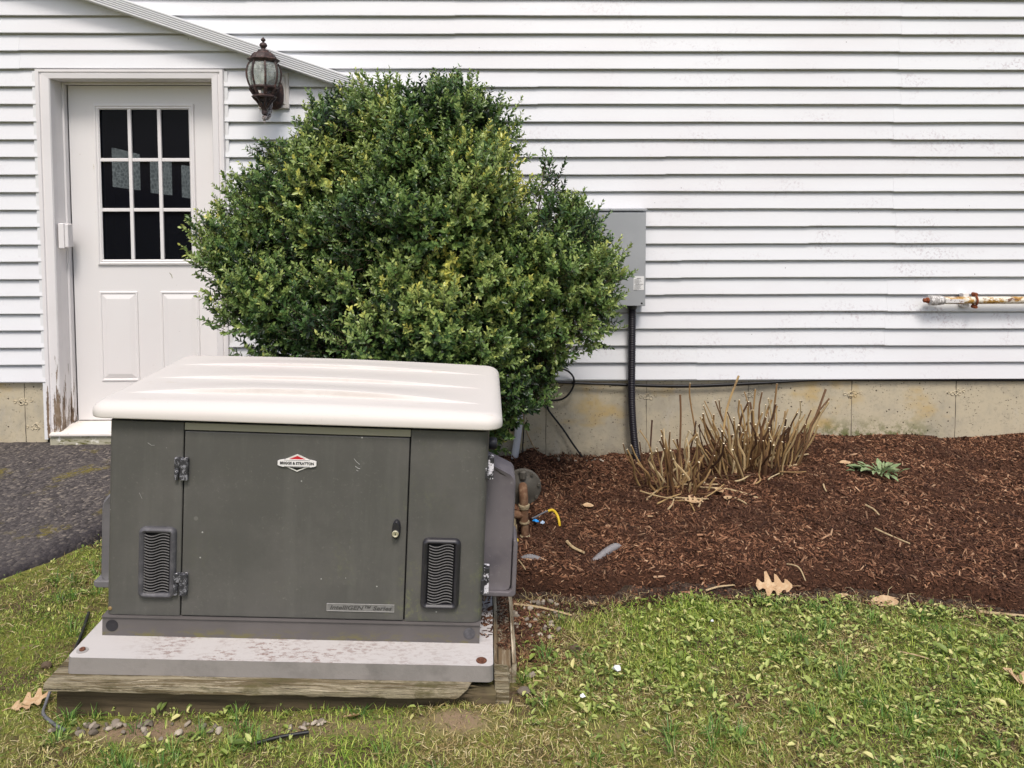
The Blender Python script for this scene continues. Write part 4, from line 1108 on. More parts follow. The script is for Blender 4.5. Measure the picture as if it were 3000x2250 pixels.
# ------------------------------------------------------------------ mulch chips and grass
def rand_in_bed(n, x0, x1):
    x = rng.uniform(x0, x1, n); ye = bed_edge(x); y = ye-.02+rng.random(n)*(-.004-ye+.02); return x, y
def chips(name, x, y, z, lmin, lmax, tilt=.45, damp=None):
    n = len(x)
    L_ = rng.uniform(lmin, lmax, n)*rng.uniform(.5,1,n); Wd = np.clip(L_*rng.uniform(.10,.34,n), .0016, .008); T = Wd*rng.uniform(.3,.7,n)
    th = rng.uniform(0, 2*math.pi, n); ph = rng.normal(0, tilt, n); ro = rng.normal(0, .5, n)
    d = np.stack([np.cos(th)*np.cos(ph), np.sin(th)*np.cos(ph), np.sin(ph)], 1)
    s0 = np.stack([-np.sin(th), np.cos(th), 0*th], 1); u0 = np.cross(d, s0)
    s = s0*np.cos(ro)[:,None]+u0*np.sin(ro)[:,None]; u = np.cross(d, s)
    c = np.stack([x, y, z+.3*L_*np.abs(np.sin(ph))+T*.3], 1)
    vs = []
    for a, b_, e in ((-1,-1,-1),(1,-1,-1),(1,1,-1),(-1,1,-1),(-1,-1,1),(1,-1,1),(1,1,1),(-1,1,1)):
        tap = 1 if a < 0 else rng.uniform(.35,1,n)[:,None]
        vs.append(c+d*(a*L_/2)[:,None]+s*(b_*Wd/2)[:,None]*tap+u*(e*T/2)[:,None]*tap)
    v = np.stack(vs, 1).reshape(-1,3)
    f = np.array([(4,5,6,7),(0,1,5,4),(1,2,6,5),(2,3,7,6),(3,0,4,7)])
    q = (np.arange(n)[:,None,None]*8+f[None]).reshape(-1,4)
    at = {'damp': np.repeat(damp if damp is not None else np.zeros(n), 8)}
    return v, q, at
x1_, y1_ = rand_in_bed(78000, -.06, 3.5); x2_, y2_ = rand_in_bed(7000, 3.5, 4.35); x3_, y3_ = rand_in_bed(7000, -1.6, -.06)
x4_ = rng.uniform(0, 3.4, 7000); y4_ = bed_edge(x4_)+.05-.17*rng.random(7000)**1.25
x = np.concatenate([x1_,x2_,x3_,x4_]); y = np.concatenate([y1_,y2_,y3_,y4_])
z = np.where(y < bed_edge(x)-.02, lawn_z(x,y), np.maximum(mulch_z(x, y), lawn_z(x,y)-.005))
edge_dk = (1-sstep(y-bed_edge(x)+.10*fbm(x,y,6,5), -.005, .085))*(x > 0)*rng.uniform(.2,1,len(x))
sel = rng.random(len(x)) > edge_dk*.15
x, y, z, edge_dk = x[sel], y[sel], z[sel], edge_dk[sel]
v, q, at = chips('c', x, y, z, .008, .034, .40, edge_dk)
# coarse slivers among the fines, and bark spilled beside the side timber
xb_, yb_ = rand_in_bed(900, -.06, 3.5); zb_ = np.maximum(mulch_z(xb_,yb_), lawn_z(xb_,yb_))+.002
vb_, qb_, ab_ = chips('c', xb_, yb_, zb_, .035, .075, .22, np.zeros(900))
nd = 3200; xd = .02+np.abs(rng.normal(0,.085,nd)); yd = rng.uniform(-2.02,-1.60,nd)-.12*rng.random(nd)**3
kd = yd < bed_edge(xd)-.01; xd, yd = xd[kd], yd[kd]
vd_, qd_, ad_ = chips('c', xd, yd, lawn_z(xd,yd)+.003, .006, .028, .25, np.zeros(len(xd)))
q = np.concatenate([q, qb_+len(v), qd_+len(v)+len(vb_)]); v = np.concatenate([v, vb_, vd_]); at = {'damp': np.concatenate([at['damp'], ab_['damp'], ad_['damp']])}
mu = tag(raw_mesh('mulch_chips', v, q, None, chip, None, at), 'dark brown shredded bark mulch covering the planting bed', 'mulch', None, 'stuff')
# scattered bits on the side of the pad and the side plank
Rm = GQ.to_matrix(); Gv = Vector(GO)
n = 900
lx = np.where(rng.random(n) < .72, rng.uniform(1.229,1.272,n), rng.uniform(1.17,1.207,n)); ly = np.where(lx > 1.22, rng.uniform(.06,.8,n), rng.uniform(.03,.6,n)**1)
lz = np.where(lx > 1.22, -.119, -.0625)
P = np.array([(Gv+Rm@Vector((a,b_,c))) for a, b_, c in zip(lx,ly,lz)])
v, q, at = chips('c', P[:,0], P[:,1], P[:,2], .008, .026, .25)
tag(raw_mesh('mulch_litter', v, q, None, chip, None, at), 'bits of bark blown onto the pad edge and side timber', 'mulch', None, 'stuff')

# pale root fibres and crumbs hanging out of the cut edge
n = 1500; x = rng.uniform(.02, 3.2, n); y = bed_edge(x)+rng.normal(-.035, .03, n)
kk = fbm(x, 0*x, 2.2, 51) > -.08; x, y = x[kk], y[kk]; n = len(x)
th = rng.uniform(0, 2*math.pi, n); Lr = rng.uniform(.012,.05,n); d = np.stack([np.cos(th), np.sin(th), rng.normal(.15,.35,n)], 1); s = np.stack([-np.sin(th), np.cos(th), rng.normal(0,.3,n)], 1)
c = np.stack([x, y, np.maximum(lawn_z(x,y), np.where(y > bed_edge(x)-.02, mulch_z(x,y), -1))+.004], 1)
ps = [c+d*(Lr*t)[:,None]+s*(Lr*.35*math.sin(t*2.6)*rng.choice([-1,1],n))[:,None]+np.array([0,0,.006*math.sin(t*3.1)]) for t in (0,.35,.7,1)]
wv = s*.0007; v = np.stack([q_ for p_ in ps for q_ in (p_-wv, p_+wv)], 1).reshape(-1,3)
base = np.arange(n)[:,None]*8; q = np.concatenate([base+np.array([[2*i,2*i+1,2*i+3,2*i+2]]) for i in range(3)])
tag(raw_mesh('root_fibres', v, q, None, thatchm), 'fine pale roots hanging along the cut edge of the bed', 'roots', None, 'stuff')
def rotgen_inv(x, y):   # generator-plan coordinates
    dx, dy = x-GO[0], y-GO[1]; c, s = math.cos(.0232), math.sin(.0232)
    return dx*c+dy*s, -dx*s+dy*c
def lawn_points(n, x0, x1, y0, y1, jitter=0):
    x = rng.uniform(x0, x1, n); y = rng.uniform(y0, y1, n)
    gx_, gy_ = rotgen_inv(x, y)
    ok = ~((gx_ > -.085) & (gx_ < 1.29) & (gy_ > -.135) & (gy_ < .9))
    ok &= (y < bed_edge(x)-.035-.06*rng.random(n)*(x > -.05)) | (x < -1.3)
    ok &= ~((x > -1.55) & (x < -.0) & (y > -1.3))
    ok &= x > asph_edge(y)+.004
    ok &= ~((x < -1.55) & (y > -1.0))
    ok &= rng.random(n) > bare_mask(x, y)*.93
    ok &= rng.random(n) > .95*np.exp(-((y-bed_edge(x)+.02)/.075)**2)*(x > 0)*np.clip(.8+1.6*fbm(x,y,9,2),0,1)
    return x[ok], y[ok]
xa, ya = lawn_points(330000, -2.2, 2.3, -2.95, -1.0)
xb, yb = lawn_points(70000, -2.9, 3.4, -3.8, -2.95)
xc, yc = lawn_points(30000, 2.3, 3.6, -2.95, -1.7)
x = np.concatenate([xa,xb,xc]); y = np.concatenate([ya,yb,yc])
clump = fbm(x, y, 5, 21)+.6*fbm(x, y, 17, 5)
keep = rng.random(len(x)) < np.clip(.72+1.1*clump, .25, 1)
x, y, clump = x[keep], y[keep], clump[keep]; n = len(x)
dryp = fbm(x, y, 3.2, 31)+.5*fbm(x, y, 12, 14)
near = np.exp(-np.abs(rotgen_inv(x,y)[1]+.2)/.12)*(x < .1)+np.exp(-((x-.12)/.14)**2)*(y < -1.6)
left = sstep(-x, 1.2, 1.5)
dry = np.clip(.30+2.3*dryp+.38*near-.18*left+rng.normal(0,.28,n), 0, 1)*rng.choice([1,.35], n, p=[.75,.25])
Lb = rng.uniform(.014,.040,n)*(1+1.1*np.clip(clump,0,1))*np.where(dry > .6, .8, 1)*np.where(left > .5, .62, 1)
Wb = rng.uniform(.0014,.0034,n)
th = rng.uniform(0, 2*math.pi, n); lean = np.abs(rng.normal(.95,.42,n)).clip(.1,1.5); bend = rng.uniform(.1,.8,n)
z0 = lawn_z(x, y)-.004
d = np.stack([np.cos(th), np.sin(th), 0*th], 1); s = np.stack([-np.sin(th), np.cos(th), 0*th], 1)
up_ = np.array([0,0,1.])
p0_ = np.stack([x,y,z0], 1)
p1_ = p0_+(d*np.sin(lean)[:,None]+up_*np.cos(lean)[:,None])*(Lb*.55)[:,None]
l2 = np.minimum(lean+bend, 1.9)
p2_ = p1_+(d*np.sin(l2)[:,None]+up_*np.cos(l2)[:,None])*(Lb*.45)[:,None]
v = np.stack([p0_-s*(Wb/2)[:,None], p0_+s*(Wb/2)[:,None], p1_+s*(Wb*.42)[:,None], p1_-s*(Wb*.42)[:,None], p2_], 1).reshape(-1,3)
base = np.arange(n)[:,None]*5
q = base+np.array([[0,1,2,3]]); t = base+np.array([[3,2,4]])
tag(raw_mesh('grass', v, q, t, grassm, None, {'dry': np.repeat(dry,5)}), 'short patchy mixed green and straw lawn grass', 'grass', None, 'stuff')
print('blades', n)
# flat dead thatch between the blades
xt, yt = lawn_points(150000, -2.4, 3.2, -3.3, -1.1)
kt = rng.random(len(xt)) < np.clip(.42+2.4*(fbm(xt, yt, 3.2, 31)+.5*fbm(xt, yt, 12, 14)), .10, 1)
kt &= rng.random(len(xt)) > bare_mask(xt, yt)
xt, yt = xt[kt], yt[kt]; n = len(xt)
th = rng.uniform(0, 2*math.pi, n); el = rng.normal(.08,.16,n); Lt = rng.uniform(.012,.045,n); Wt = rng.uniform(.0008,.0022,n)
d = np.stack([np.cos(th)*np.cos(el), np.sin(th)*np.cos(el), np.sin(el)], 1); s = np.stack([-np.sin(th), np.cos(th), rng.normal(0,.4,n)], 1)
c = np.stack([xt, yt, lawn_z(xt,yt)+rng.uniform(.001,.012,n)], 1); k2 = c+d*(Lt*.5)[:,None]+s*(Lt*rng.normal(0,.12,n))[:,None]; e = c+d*Lt[:,None]
v = np.stack([c, c+s*Wt[:,None], k2+s*Wt[:,None], k2, e], 1).reshape(-1,3); base = np.arange(n)[:,None]*5
tag(raw_mesh('thatch', v, base+np.array([[0,1,2,3]]), base+np.array([[3,2,4]]), thatchm), 'dead straw thatch lying flat between the grass blades', 'grass', None, 'stuff')
# low moss cushion under the blades
xm, ym = lawn_points(260000, -2.3, 3.0, -3.2, -1.1); n = len(xm)
th = rng.uniform(0, 2*math.pi, n); Lm = rng.uniform(.006,.017,n); ln = np.abs(rng.normal(.6,.4,n)); wm = rng.uniform(.0016,.0034,n)
p0_ = np.stack([xm,ym,lawn_z(xm,ym)-.002], 1); d = np.stack([np.cos(th)*np.sin(ln), np.sin(th)*np.sin(ln), np.cos(ln)], 1); s = np.stack([-np.sin(th), np.cos(th), 0*th], 1)*(wm/2)[:,None]
v = np.stack([p0_-s, p0_+s, p0_+d*Lm[:,None]], 1).reshape(-1,3)
tag(raw_mesh('moss', v, None, np.arange(n*3).reshape(-1,3), mossm), 'low yellow green moss cushion under the lawn grass', 'moss', None, 'stuff')
# longer fresh tufts
xu, yu = lawn_points(1500, -2.2, 3.0, -3.2, -1.2)
ku = rng.random(len(xu)) < np.clip(.3+2.2*fbm(xu, yu, 3.5, 71), .03, 1)
xu, yu = xu[ku], yu[ku]; rp = rng.integers(12, 30, len(xu)); X = np.repeat(xu, rp); Y = np.repeat(yu, rp); n = len(X)
th = rng.uniform(0, 2*math.pi, n); rr = .016*rng.random(n)**.6; X = X+np.cos(th)*rr; Y = Y+np.sin(th)*rr
Lb = rng.uniform(.03,.075,n); Wb = rng.uniform(.0018,.0034,n); l1 = np.abs(rng.normal(.55,.3,n)); l2 = np.minimum(l1+rng.uniform(.2,1.0,n), 2.0); th = th+rng.normal(0,.6,n)
d = np.stack([np.cos(th), np.sin(th), 0*th], 1); s = np.stack([-np.sin(th), np.cos(th), 0*th], 1)
p0_ = np.stack([X,Y,lawn_z(X,Y)-.004], 1); p1_ = p0_+(d*np.sin(l1)[:,None]+up_*np.cos(l1)[:,None])*(Lb*.55)[:,None]; p2_ = p1_+(d*np.sin(l2)[:,None]+up_*np.cos(l2)[:,None])*(Lb*.45)[:,None]
v = np.stack([p0_-s*(Wb/2)[:,None], p0_+s*(Wb/2)[:,None], p1_+s*(Wb*.42)[:,None], p1_-s*(Wb*.42)[:,None], p2_], 1).reshape(-1,3); base = np.arange(n)[:,None]*5
tag(raw_mesh('grass_tufts', v, base+np.array([[0,1,2,3]]), base+np.array([[3,2,4]]), tuftm), 'longer fresh green tufts standing out of the short lawn', 'grass', None, 'stuff')
# broad-leaved weeds in the lawn
def leaf_cloud(c, d, nrm, L_, W_, tint=None, fold=.25, tipcurl=.15):
    n = len(c); s = np.cross(d, nrm); s /= np.linalg.norm(s, axis=1)[:,None]+1e-9; nn = np.cross(s, d)
    L1 = L_[:,None]; W1 = W_[:,None]
    b = c; t_ = c+d*L1-nn*L1*tipcurl
    l1 = c+d*L1*.30+s*W1*.46+nn*W1*fold; l2 = c+d*L1*.68+s*W1*.40+nn*W1*fold*.8-nn*L1*tipcurl*.35
    r1 = c+d*L1*.30-s*W1*.46+nn*W1*fold; r2_ = c+d*L1*.68-s*W1*.40+nn*W1*fold*.8-nn*L1*tipcurl*.35
    v = np.stack([b,l1,l2,t_,r2_,r1], 1).reshape(-1,3)
    base = np.arange(n)[:,None]*6
    q = np.concatenate([base+np.array([[0,3,2,1]]), base+np.array([[0,5,4,3]])])
    return v, q
def unit(a): return a/(np.linalg.norm(a, axis=1)[:,None]+1e-9)
xa, ya = lawn_points(19000, -2.2, 3.0, -3.3, -1.2)
wd = fbm(xa, ya, 2.6, 44)+.25*sstep(xa,.1,.6)-.1*sstep(-xa,1.2,1.5)
k_ = rng.random(len(xa)) < np.clip(.14+2.6*wd, .015, 1)
xa, ya = xa[k_], ya[k_]
rep = rng.integers(2, 7, len(xa)); X = np.repeat(xa, rep); Y = np.repeat(ya, rep); n = len(X)
th = rng.uniform(0, 2*math.pi, n); el_ = rng.uniform(-.15,.8,n)
d = np.stack([np.cos(th)*np.cos(el_), np.sin(th)*np.cos(el_), np.sin(el_)], 1)
X = X+np.cos(th)*.02*rng.random(n); Y = Y+np.sin(th)*.02*rng.random(n)
c = np.stack([X, Y, lawn_z(X,Y)+rng.uniform(.004,.024,n)], 1)
Lw = rng.uniform(.008,.024,n)*np.repeat(rng.uniform(.5,1.25,len(xa))**1.5, rep)*rng.choice([1,1.45],n,p=[.95,.05]); Ww = Lw*rng.uniform(.32,.62,n)
nr_ = unit(np.array([0,0,1.])-d*d[:,2:3]+rng.normal(0,.2,(n,3)))
v, q = leaf_cloud(c, d, nr_, Lw, Ww)
tag(raw_mesh('lawn_weeds', v, q, None, weedm, None, None, True), 'low broad-leaved weeds scattered through the lawn', 'weeds', None, 'stuff')
print('weed leaves', n)

# ------------------------------------------------------------------ the big shrub
shrub = thing('evergreen_shrub', 'large dense evergreen shrub with small glossy leaves growing against the house', 'shrub', (-.36,-.72,-.1))
SO = np.array([-.36,-.72,-.1])
lobes = [ # cx, cy, cz, rx, ry, rz, n shoots, sparse
 (-.42,-.76,1.10,.72,.46,.66,2300), (-.36,-.72,1.58,.38,.36,.42,1250), (-.90,-.66,1.46,.32,.32,.38,640), (-.90,-.70,1.68,.20,.22,.16,190), (-1.27,-.72,1.20,.20,.2,.16,150), (-1.16,-.70,1.40,.16,.2,.16,110), (-1.10,-.74,1.04,.38,.36,.34,640),
 (.12,-.72,1.02,.42,.36,.40,720), (.245,-.68,1.40,.10,.10,.26,85), (-.06,-.72,.60,.34,.34,.46,640), (-.98,-.74,.74,.38,.34,.30,440),
 (.37,-.66,1.20,.15,.14,.20,210), (.38,-.70,.98,.14,.16,.20,210), (-.40,-1.0,.78,.60,.24,.42,700), (-.28,-.95,1.35,.42,.26,.36,500), (-1.24,-.72,1.03,.16,.2,.20,90), (-1.30,-.74,.80,.14,.2,.14,70),
 (.14,-.66,.64,.17,.18,.20,130), (.12,-.60,.44,.12,.12,.14,70), (-.12,-.62,.24,.12,.14,.26,170), (-.54,-.72,1.80,.16,.2,.16,120), (-.18,-.72,1.77,.20,.2,.20,190), (-.36,-.72,1.80,.20,.18,.18,140), (-.80,-.68,1.64,.22,.22,.22,260), (-.66,-.68,1.70,.16,.2,.18,150)]
bs, ds, ls, inn, ct = [], [], [], [], []
for (cx, cy, cz, rx, ry, rz, n) in lobes:
    R3 = np.array([rx,ry,rz]); c0 = np.array([cx,cy,cz])
    nc = max(2, int(n/30))
    for _ in range(nc):
        u = rng.normal(size=3); u[1] -= .55; u /= np.linalg.norm(u)
        cc = c0+u*R3*rng.uniform(.68,.96); rc = rng.uniform(.07,.15)*min(1, rx/.25+.2)
        m_ = int(rng.uniform(20,36)*(rc/.11)**1.5)+6
        q_ = unit(rng.normal(size=(m_,3)))*(rng.random(m_)**.5)[:,None]
        bs.append(cc+q_*rc); ds.append(unit(q_*.75+u*.55+np.array([0,-.10,.42])+rng.normal(0,.25,(m_,3))))
        ls.append(rng.uniform(.045,.12,m_)*np.where(rng.random(m_) < .10, 1.6, 1)); inn.append(np.full(m_, 1.0)); ct.append(np.full(m_, rng.normal(0,.17)))
    m_ = int(n*.5); u = unit(rng.normal(size=(m_,3))); q_ = c0+u*R3*(rng.random(m_)**.5*.82)[:,None]
    bs.append(q_); ds.append(unit(u*.6+np.array([0,-.1,.5])+rng.normal(0,.35,(m_,3)))); ls.append(rng.uniform(.06,.14,m_)); inn.append(np.full(m_, .45)); ct.append(np.zeros(m_))
bs, ds, ls, inn, ct = map(np.concatenate, (bs, ds, ls, inn, ct))
ok = (bs[:,1]+ds[:,1]*ls < -.07) & (bs[:,2] > -.05) & ~((bs[:,0] < -1.28) & (bs[:,2] < .62)) & ~((bs[:,0] > .0) & (bs[:,2] < .26)) & ~((bs[:,0] > .10) & (bs[:,2] < .34)) & ~((bs[:,0] > .2) & (bs[:,2] < .42)) & ~((bs[:,0]+ds[:,0]*ls < -1.00) & (bs[:,2]+ds[:,2]*ls > 1.74)) & ~((bs[:,0] < -1.36) & (bs[:,2] < 1.02)) & ~((bs[:,0] < -1.22) & (bs[:,2] < .84))
tp = bs+ds*ls[:,None]
ok &= ~((tp[:,0] > .27) & (tp[:,2] < .60)) & ~((tp[:,0] > .17) & (tp[:,2] < .47)) & ~((tp[:,0] > .02) & (tp[:,2] < .35)) & (tp[:,2] < 2.09)
bs, ds, ls, inn, ct = bs[ok], ds[ok], ls[ok], inn[ok], ct[ok]
ns = len(bs)
# gentle curve of each shoot towards the light
cur = unit(ds+np.array([0,-.05,.45])+rng.normal(0,.12,(ns,3)))
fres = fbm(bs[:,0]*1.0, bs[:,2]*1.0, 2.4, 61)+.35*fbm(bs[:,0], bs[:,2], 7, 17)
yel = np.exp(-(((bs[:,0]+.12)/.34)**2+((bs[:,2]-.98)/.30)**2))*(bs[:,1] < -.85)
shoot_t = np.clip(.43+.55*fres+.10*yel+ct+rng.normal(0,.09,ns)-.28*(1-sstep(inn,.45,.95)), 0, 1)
C, D, N_, LL, WW, TT = [], [], [], [], [], []
per = np.maximum((ls/.0138).astype(int), 4)
for k in range(per.max()):
    m_ = per > k; t = ((k+.6)/per[m_])[:,None]
    b_ = bs[m_]; d0 = ds[m_]; d1 = cur[m_]; l = ls[m_][:,None]
    pos = b_+d0*l*t+(d1-d0)*l*t*t*.5; ax = unit(d0*(1-t)+d1*t)
    a = unit(np.cross(ax, np.array([.31,.7,.2]))); bb = np.cross(ax, a)
    ang = k*math.pi/2+rng.normal(0,.35,len(pos)); 
    for sgn in (0, math.pi):
        an = ang+sgn; side = a*np.cos(an)[:,None]+bb*np.sin(an)[:,None]
        op = rng.uniform(.45,.85,len(pos))[:,None]*(1-.35*t)
        dl = unit(ax*(1.15-op)+side*op*1.2+np.array([0,0,.06])+rng.normal(0,.10,(len(pos),3)))
        nn = unit(ax-dl*np.sum(ax*dl,1)[:,None]+rng.normal(0,.22,(len(pos),3))+np.array([0,-.1,.15]))
        C.append(pos); D.append(dl); N_.append(nn)
        sz = rng.uniform(.018,.038,len(pos))*(1-.42*t[:,0]**3)
        LL.append(sz); WW.append(sz*rng.uniform(.42,.60,len(pos)))
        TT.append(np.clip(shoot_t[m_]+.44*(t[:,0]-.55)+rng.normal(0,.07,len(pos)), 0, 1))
C, D, N_, LL, WW, TT = map(np.concatenate, (C,D,N_,LL,WW,TT))
v, q = leaf_cloud(C-SO, D, N_, LL, WW, fold=.22, tipcurl=.10)
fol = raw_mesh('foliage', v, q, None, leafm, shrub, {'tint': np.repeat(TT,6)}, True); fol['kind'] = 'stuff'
print('shrub leaves', len(C), 'shoots', ns)
# shoot stems as thin three-sided tubes
a = unit(np.cross(ds, np.array([.3,.2,.93]))); bb = np.cross(ds, a)
rings = []
for t, rr in ((-.25,.0017), (.45,.0012), (1.0,.0006)):
    pos = bs+ds*(ls*t)[:,None]+(cur-ds)*(ls*t*abs(t)*.5)[:,None]
    for j in range(3):
        an = j*2*math.pi/3; rings.append(pos+(a*math.cos(an)+bb*math.sin(an))*rr)
v = np.stack(rings, 1).reshape(-1,3)-SO
f = [(i*3+j, i*3+(j+1)%3, (i+1)*3+(j+1)%3, (i+1)*3+j) for i in range(2) for j in range(3)]
q = (np.arange(ns)[:,None,None]*9+np.array(f)[None]).reshape(-1,4)
tw = raw_mesh('shoots', v, q, None, barkm, shrub); tw['kind'] = 'stuff'
# limbs
for (cx, cy, cz, rx, ry, rz, n) in lobes[:14]:
    tip = np.array([cx+.1*rx, cy, cz+rz*.35])-SO; b0 = np.array([random.uniform(-.14,.14), random.uniform(-.06,.06), -.02])
    mid = b0*.45+tip*.55+np.array([.12*(tip[0]-b0[0]), .0, -.08]); q1 = b0*.75+tip*.25+np.array([random.uniform(-.03,.03),0,.05])
    MB().tube(resample([b0,q1,mid,tip], .06), np.linspace(.019,.005,len(resample([b0,q1,mid,tip], .06))), 7).build('branch', barkm, shrub, smooth=60)
    for _ in range(5):
        s0 = b0*.4+tip*.6 if random.random() < .5 else mid
        e = np.array([cx+random.uniform(-.8,.8)*rx, cy+random.uniform(-.7,.5)*ry, cz+random.uniform(-.5,.8)*rz])-SO
        MB().tube(resample([s0,(s0+e)/2+np.array([0,0,-.03]),e], .07), np.linspace(.008,.0025,len(resample([s0,(s0+e)/2+np.array([0,0,-.03]),e], .07))), 5).build('branch', barkm, shrub, smooth=60)
for ctrl in ([(.15,.03,.25),(.34,.02,.40),(.52,.03,.52),(.66,.04,.60)], [(.1,.05,.3),(.42,.0,.58),(.62,.05,.80),(.70,.05,.92)]):
    MB().tube(resample(ctrl, .05), np.linspace(.010,.004,len(resample(ctrl,.05))), 6).build('branch', barkm, shrub, smooth=60)

# ------------------------------------------------------------------ pruned perennial stems
def stem_clump(name, label, cx, cy, n, rx, ry, hmin, hmax, fan, seed, extra=()):
    rs = random.Random(seed)
    o = thing(name, label, 'pruned plant', (cx,cy,gz(cx,cy)), None, None)
    z_0 = o.location.z
    for i in range(n):
        a = rs.uniform(0, 2*math.pi); r = math.sqrt(rs.random())
        x, y = r*rx*math.cos(a), r*ry*math.sin(a)
        h_ = rs.uniform(hmin, hmax)*(1 if rs.random() < .75 else .55)
        dx = x/rx*fan*h_*rs.uniform(.3,1.2)+rs.gauss(0,.05); dy = y/ry*fan*.5*h_*rs.uniform(.2,1)+rs.gauss(0,.04)-.02
        zb = gz(cx+x,cy+y)-z_0-.02
        k1, k2 = rs.gauss(0,.018), rs.gauss(0,.014)
        pts = [(x,y,zb), (x+dx*.25+k1,y+dy*.25+k2,zb+h_*.33), (x+dx*.62+k2,y+dy*.6+k1,zb+h_*.68), (x+dx,y+dy,zb+h_)]
        r0 = rs.uniform(.0032,.0066); pp = resample(pts, h_/6)
        rr = np.linspace(r0*1.12, r0*.85, len(pp)); rr[len(pp)//2] *= 1.22
        MB().tube(pp, rr, 6, capmi=1).build('stem', [stemm, stemend], o, smooth=50)
    for pts, r0 in extra:
        MB().tube(resample(pts, .03), r0, 6, capmi=1).build('stem', [stemm, stemend], o, smooth=50)
    return o
stem_clump('cut_back_perennial', 'clump of cut back dry stems standing nearest the black conduit', .92, -.55, 46, .19, .15, .16, .38, .6, 3,
           [([(-.14,.05,-.02),(-.13,.10,.12),(-.11,.17,.24),(-.10,.2,.30)], .005), ([(.0,.0,.0),(.02,.05,.2),(.03,.08,.36),(.03,.1,.47)], .0055)])
stem_clump('cut_back_perennial', 'wide thick clump of cut back dry stems right of the smaller clump', 1.36, -.42, 124, .24, .16, .22, .40, .50, 9,
           [([(.14,-.02,.0),(.24,.0,.10),(.34,.04,.24),(.43,.09,.42)], .006), ([(-.20,-.06,.0),(-.17,0,.16),(-.13,.05,.33),(-.06,.08,.50)], .006), ([(.1,.05,0),(.13,.08,.2),(.16,.1,.45)], .005), ([(.02,.04,0),(.02,.08,.2),(.04,.1,.42)], .005),
            ([(-.26,.04,.0),(-.3,.05,.18),(-.33,.08,.38),(-.33,.08,.46)], .0045)])
# fallen stalks around them
fallen = [((.72,-.74),(.80,-.60),'pale cut stalk lying by the conduit foot'), ((.80,-.86),(.86,-.72),'short bleached stalk angled in front of the left dry clump'),
          ((.84,-.70),(1.02,-.78),'crooked tan stalk lying across the left dry clump base'), ((1.02,-.62),(1.26,-.80),'long forked tan stalk running out from between the dry clumps'),
          ((1.52,-.52),(1.62,-.43),'thick pale cut stalk lying right of the wide dry clump'), ((1.58,-.40),(1.70,-.33),'thin stalk on the mulch behind the thick pale one'),
          ((.88,-.52),(1.12,-.60),'horizontal tan stalk resting low between the dry clumps'), ((1.14,-.82),(1.17,-.90),'stubby white ended stalk in the dark hollow of mulch'),
          ((.95,-.86),(1.00,-.74),'brown stalk leaning at the front of the left dry clump'), ((1.72,-.96),(1.74,-1.05),'small upright bark sliver standing below the weed'),
          ((1.62,-.72),(1.60,-.80),'short brown sliver left of the green weed')]
extra_st = [((.70,-.66),(.84,-.78)), ((.76,-.80),(.90,-.70)), ((.86,-.76),(.92,-.90)), ((.98,-.70),(1.10,-.74)), ((1.05,-.55),(1.2,-.66)), ((1.2,-.62),(1.3,-.56)), ((1.36,-.66),(1.44,-.60)),
            ((.66,-.60),(.74,-.56)), ((.90,-.62),(1.04,-.52)), ((1.28,-.70),(1.33,-.60)), ((1.44,-.56),(1.58,-.60)), ((.78,-.68),(.92,-.60)), ((1.0,-.82),(1.12,-.70)), ((1.1,-.5),(1.32,-.58))]
def stick(p, q, r, label, m=twigm, lift=.008, bow=.01, name='stick'):
    (x0,y0), (x1,y1) = p, q
    a = np.array([x0,y0,gz(x0,y0)+lift]); c = np.array([x1,y1,gz(x1,y1)+lift]); mid = (a+c)/2; mid[2] = max(mid[2], gz(mid[0],mid[1])+lift); mid[0] += bow*random.uniform(-1,1); mid[1] += bow*random.uniform(-1,1)
    pp = resample([np.zeros(3), mid-a, c-a], np.linalg.norm(c-a)/7)
    o = MB().tube(pp, np.linspace(r, r*.75, len(pp)), 6).build(name, m, None, smooth=50); o.location = a
    return tag(o, label, 'stick')
for p, q_ in extra_st:
    o_ = stick(p, q_, random.uniform(.0028,.0048), 'broken dry stalk scattered at the foot of the cut back clumps', stemm, random.uniform(.01,.035), .03); o_['group'] = 'broken stalks at the clump feet'
for p, q_, lb in fallen: stick(p, q_, .0048, lb)
for p, q_, r, lb in (((.037,-1.695),(.248,-1.771),.0045,'long pale twig lying on bare soil at the timber frame corner'),
                     ((1.663,-1.169),(1.738,-1.321),.0042,'straight pale twig lying in open mulch at the right'),
                     ((.275,-1.242),(.339,-1.349),.0070,'thick short brown stick in mulch near the grey pipe piece'),
                     ((.796,-1.571),(.916,-1.55),.0038,'thin twig along the mulch edge left of the big oak leaf'),
                     ((1.754,-1.771),(1.98,-1.759),.0060,'bleached stick on the lawn edge at the right frame side'),
                     ((1.148,-1.486),(1.197,-1.554),.0032,'slim twig slanting just right of the big oak leaf'),
                     ((.06,-1.45),(.085,-1.53),.0030,'slender twig beside the generator hood on the mulch'),
                     ((1.33,-2.02),(1.42,-2.09),.0028,'fine straw lying in grass left of the right hand oak leaf')):
    stick(p, q_, r, lb, lift=.010)

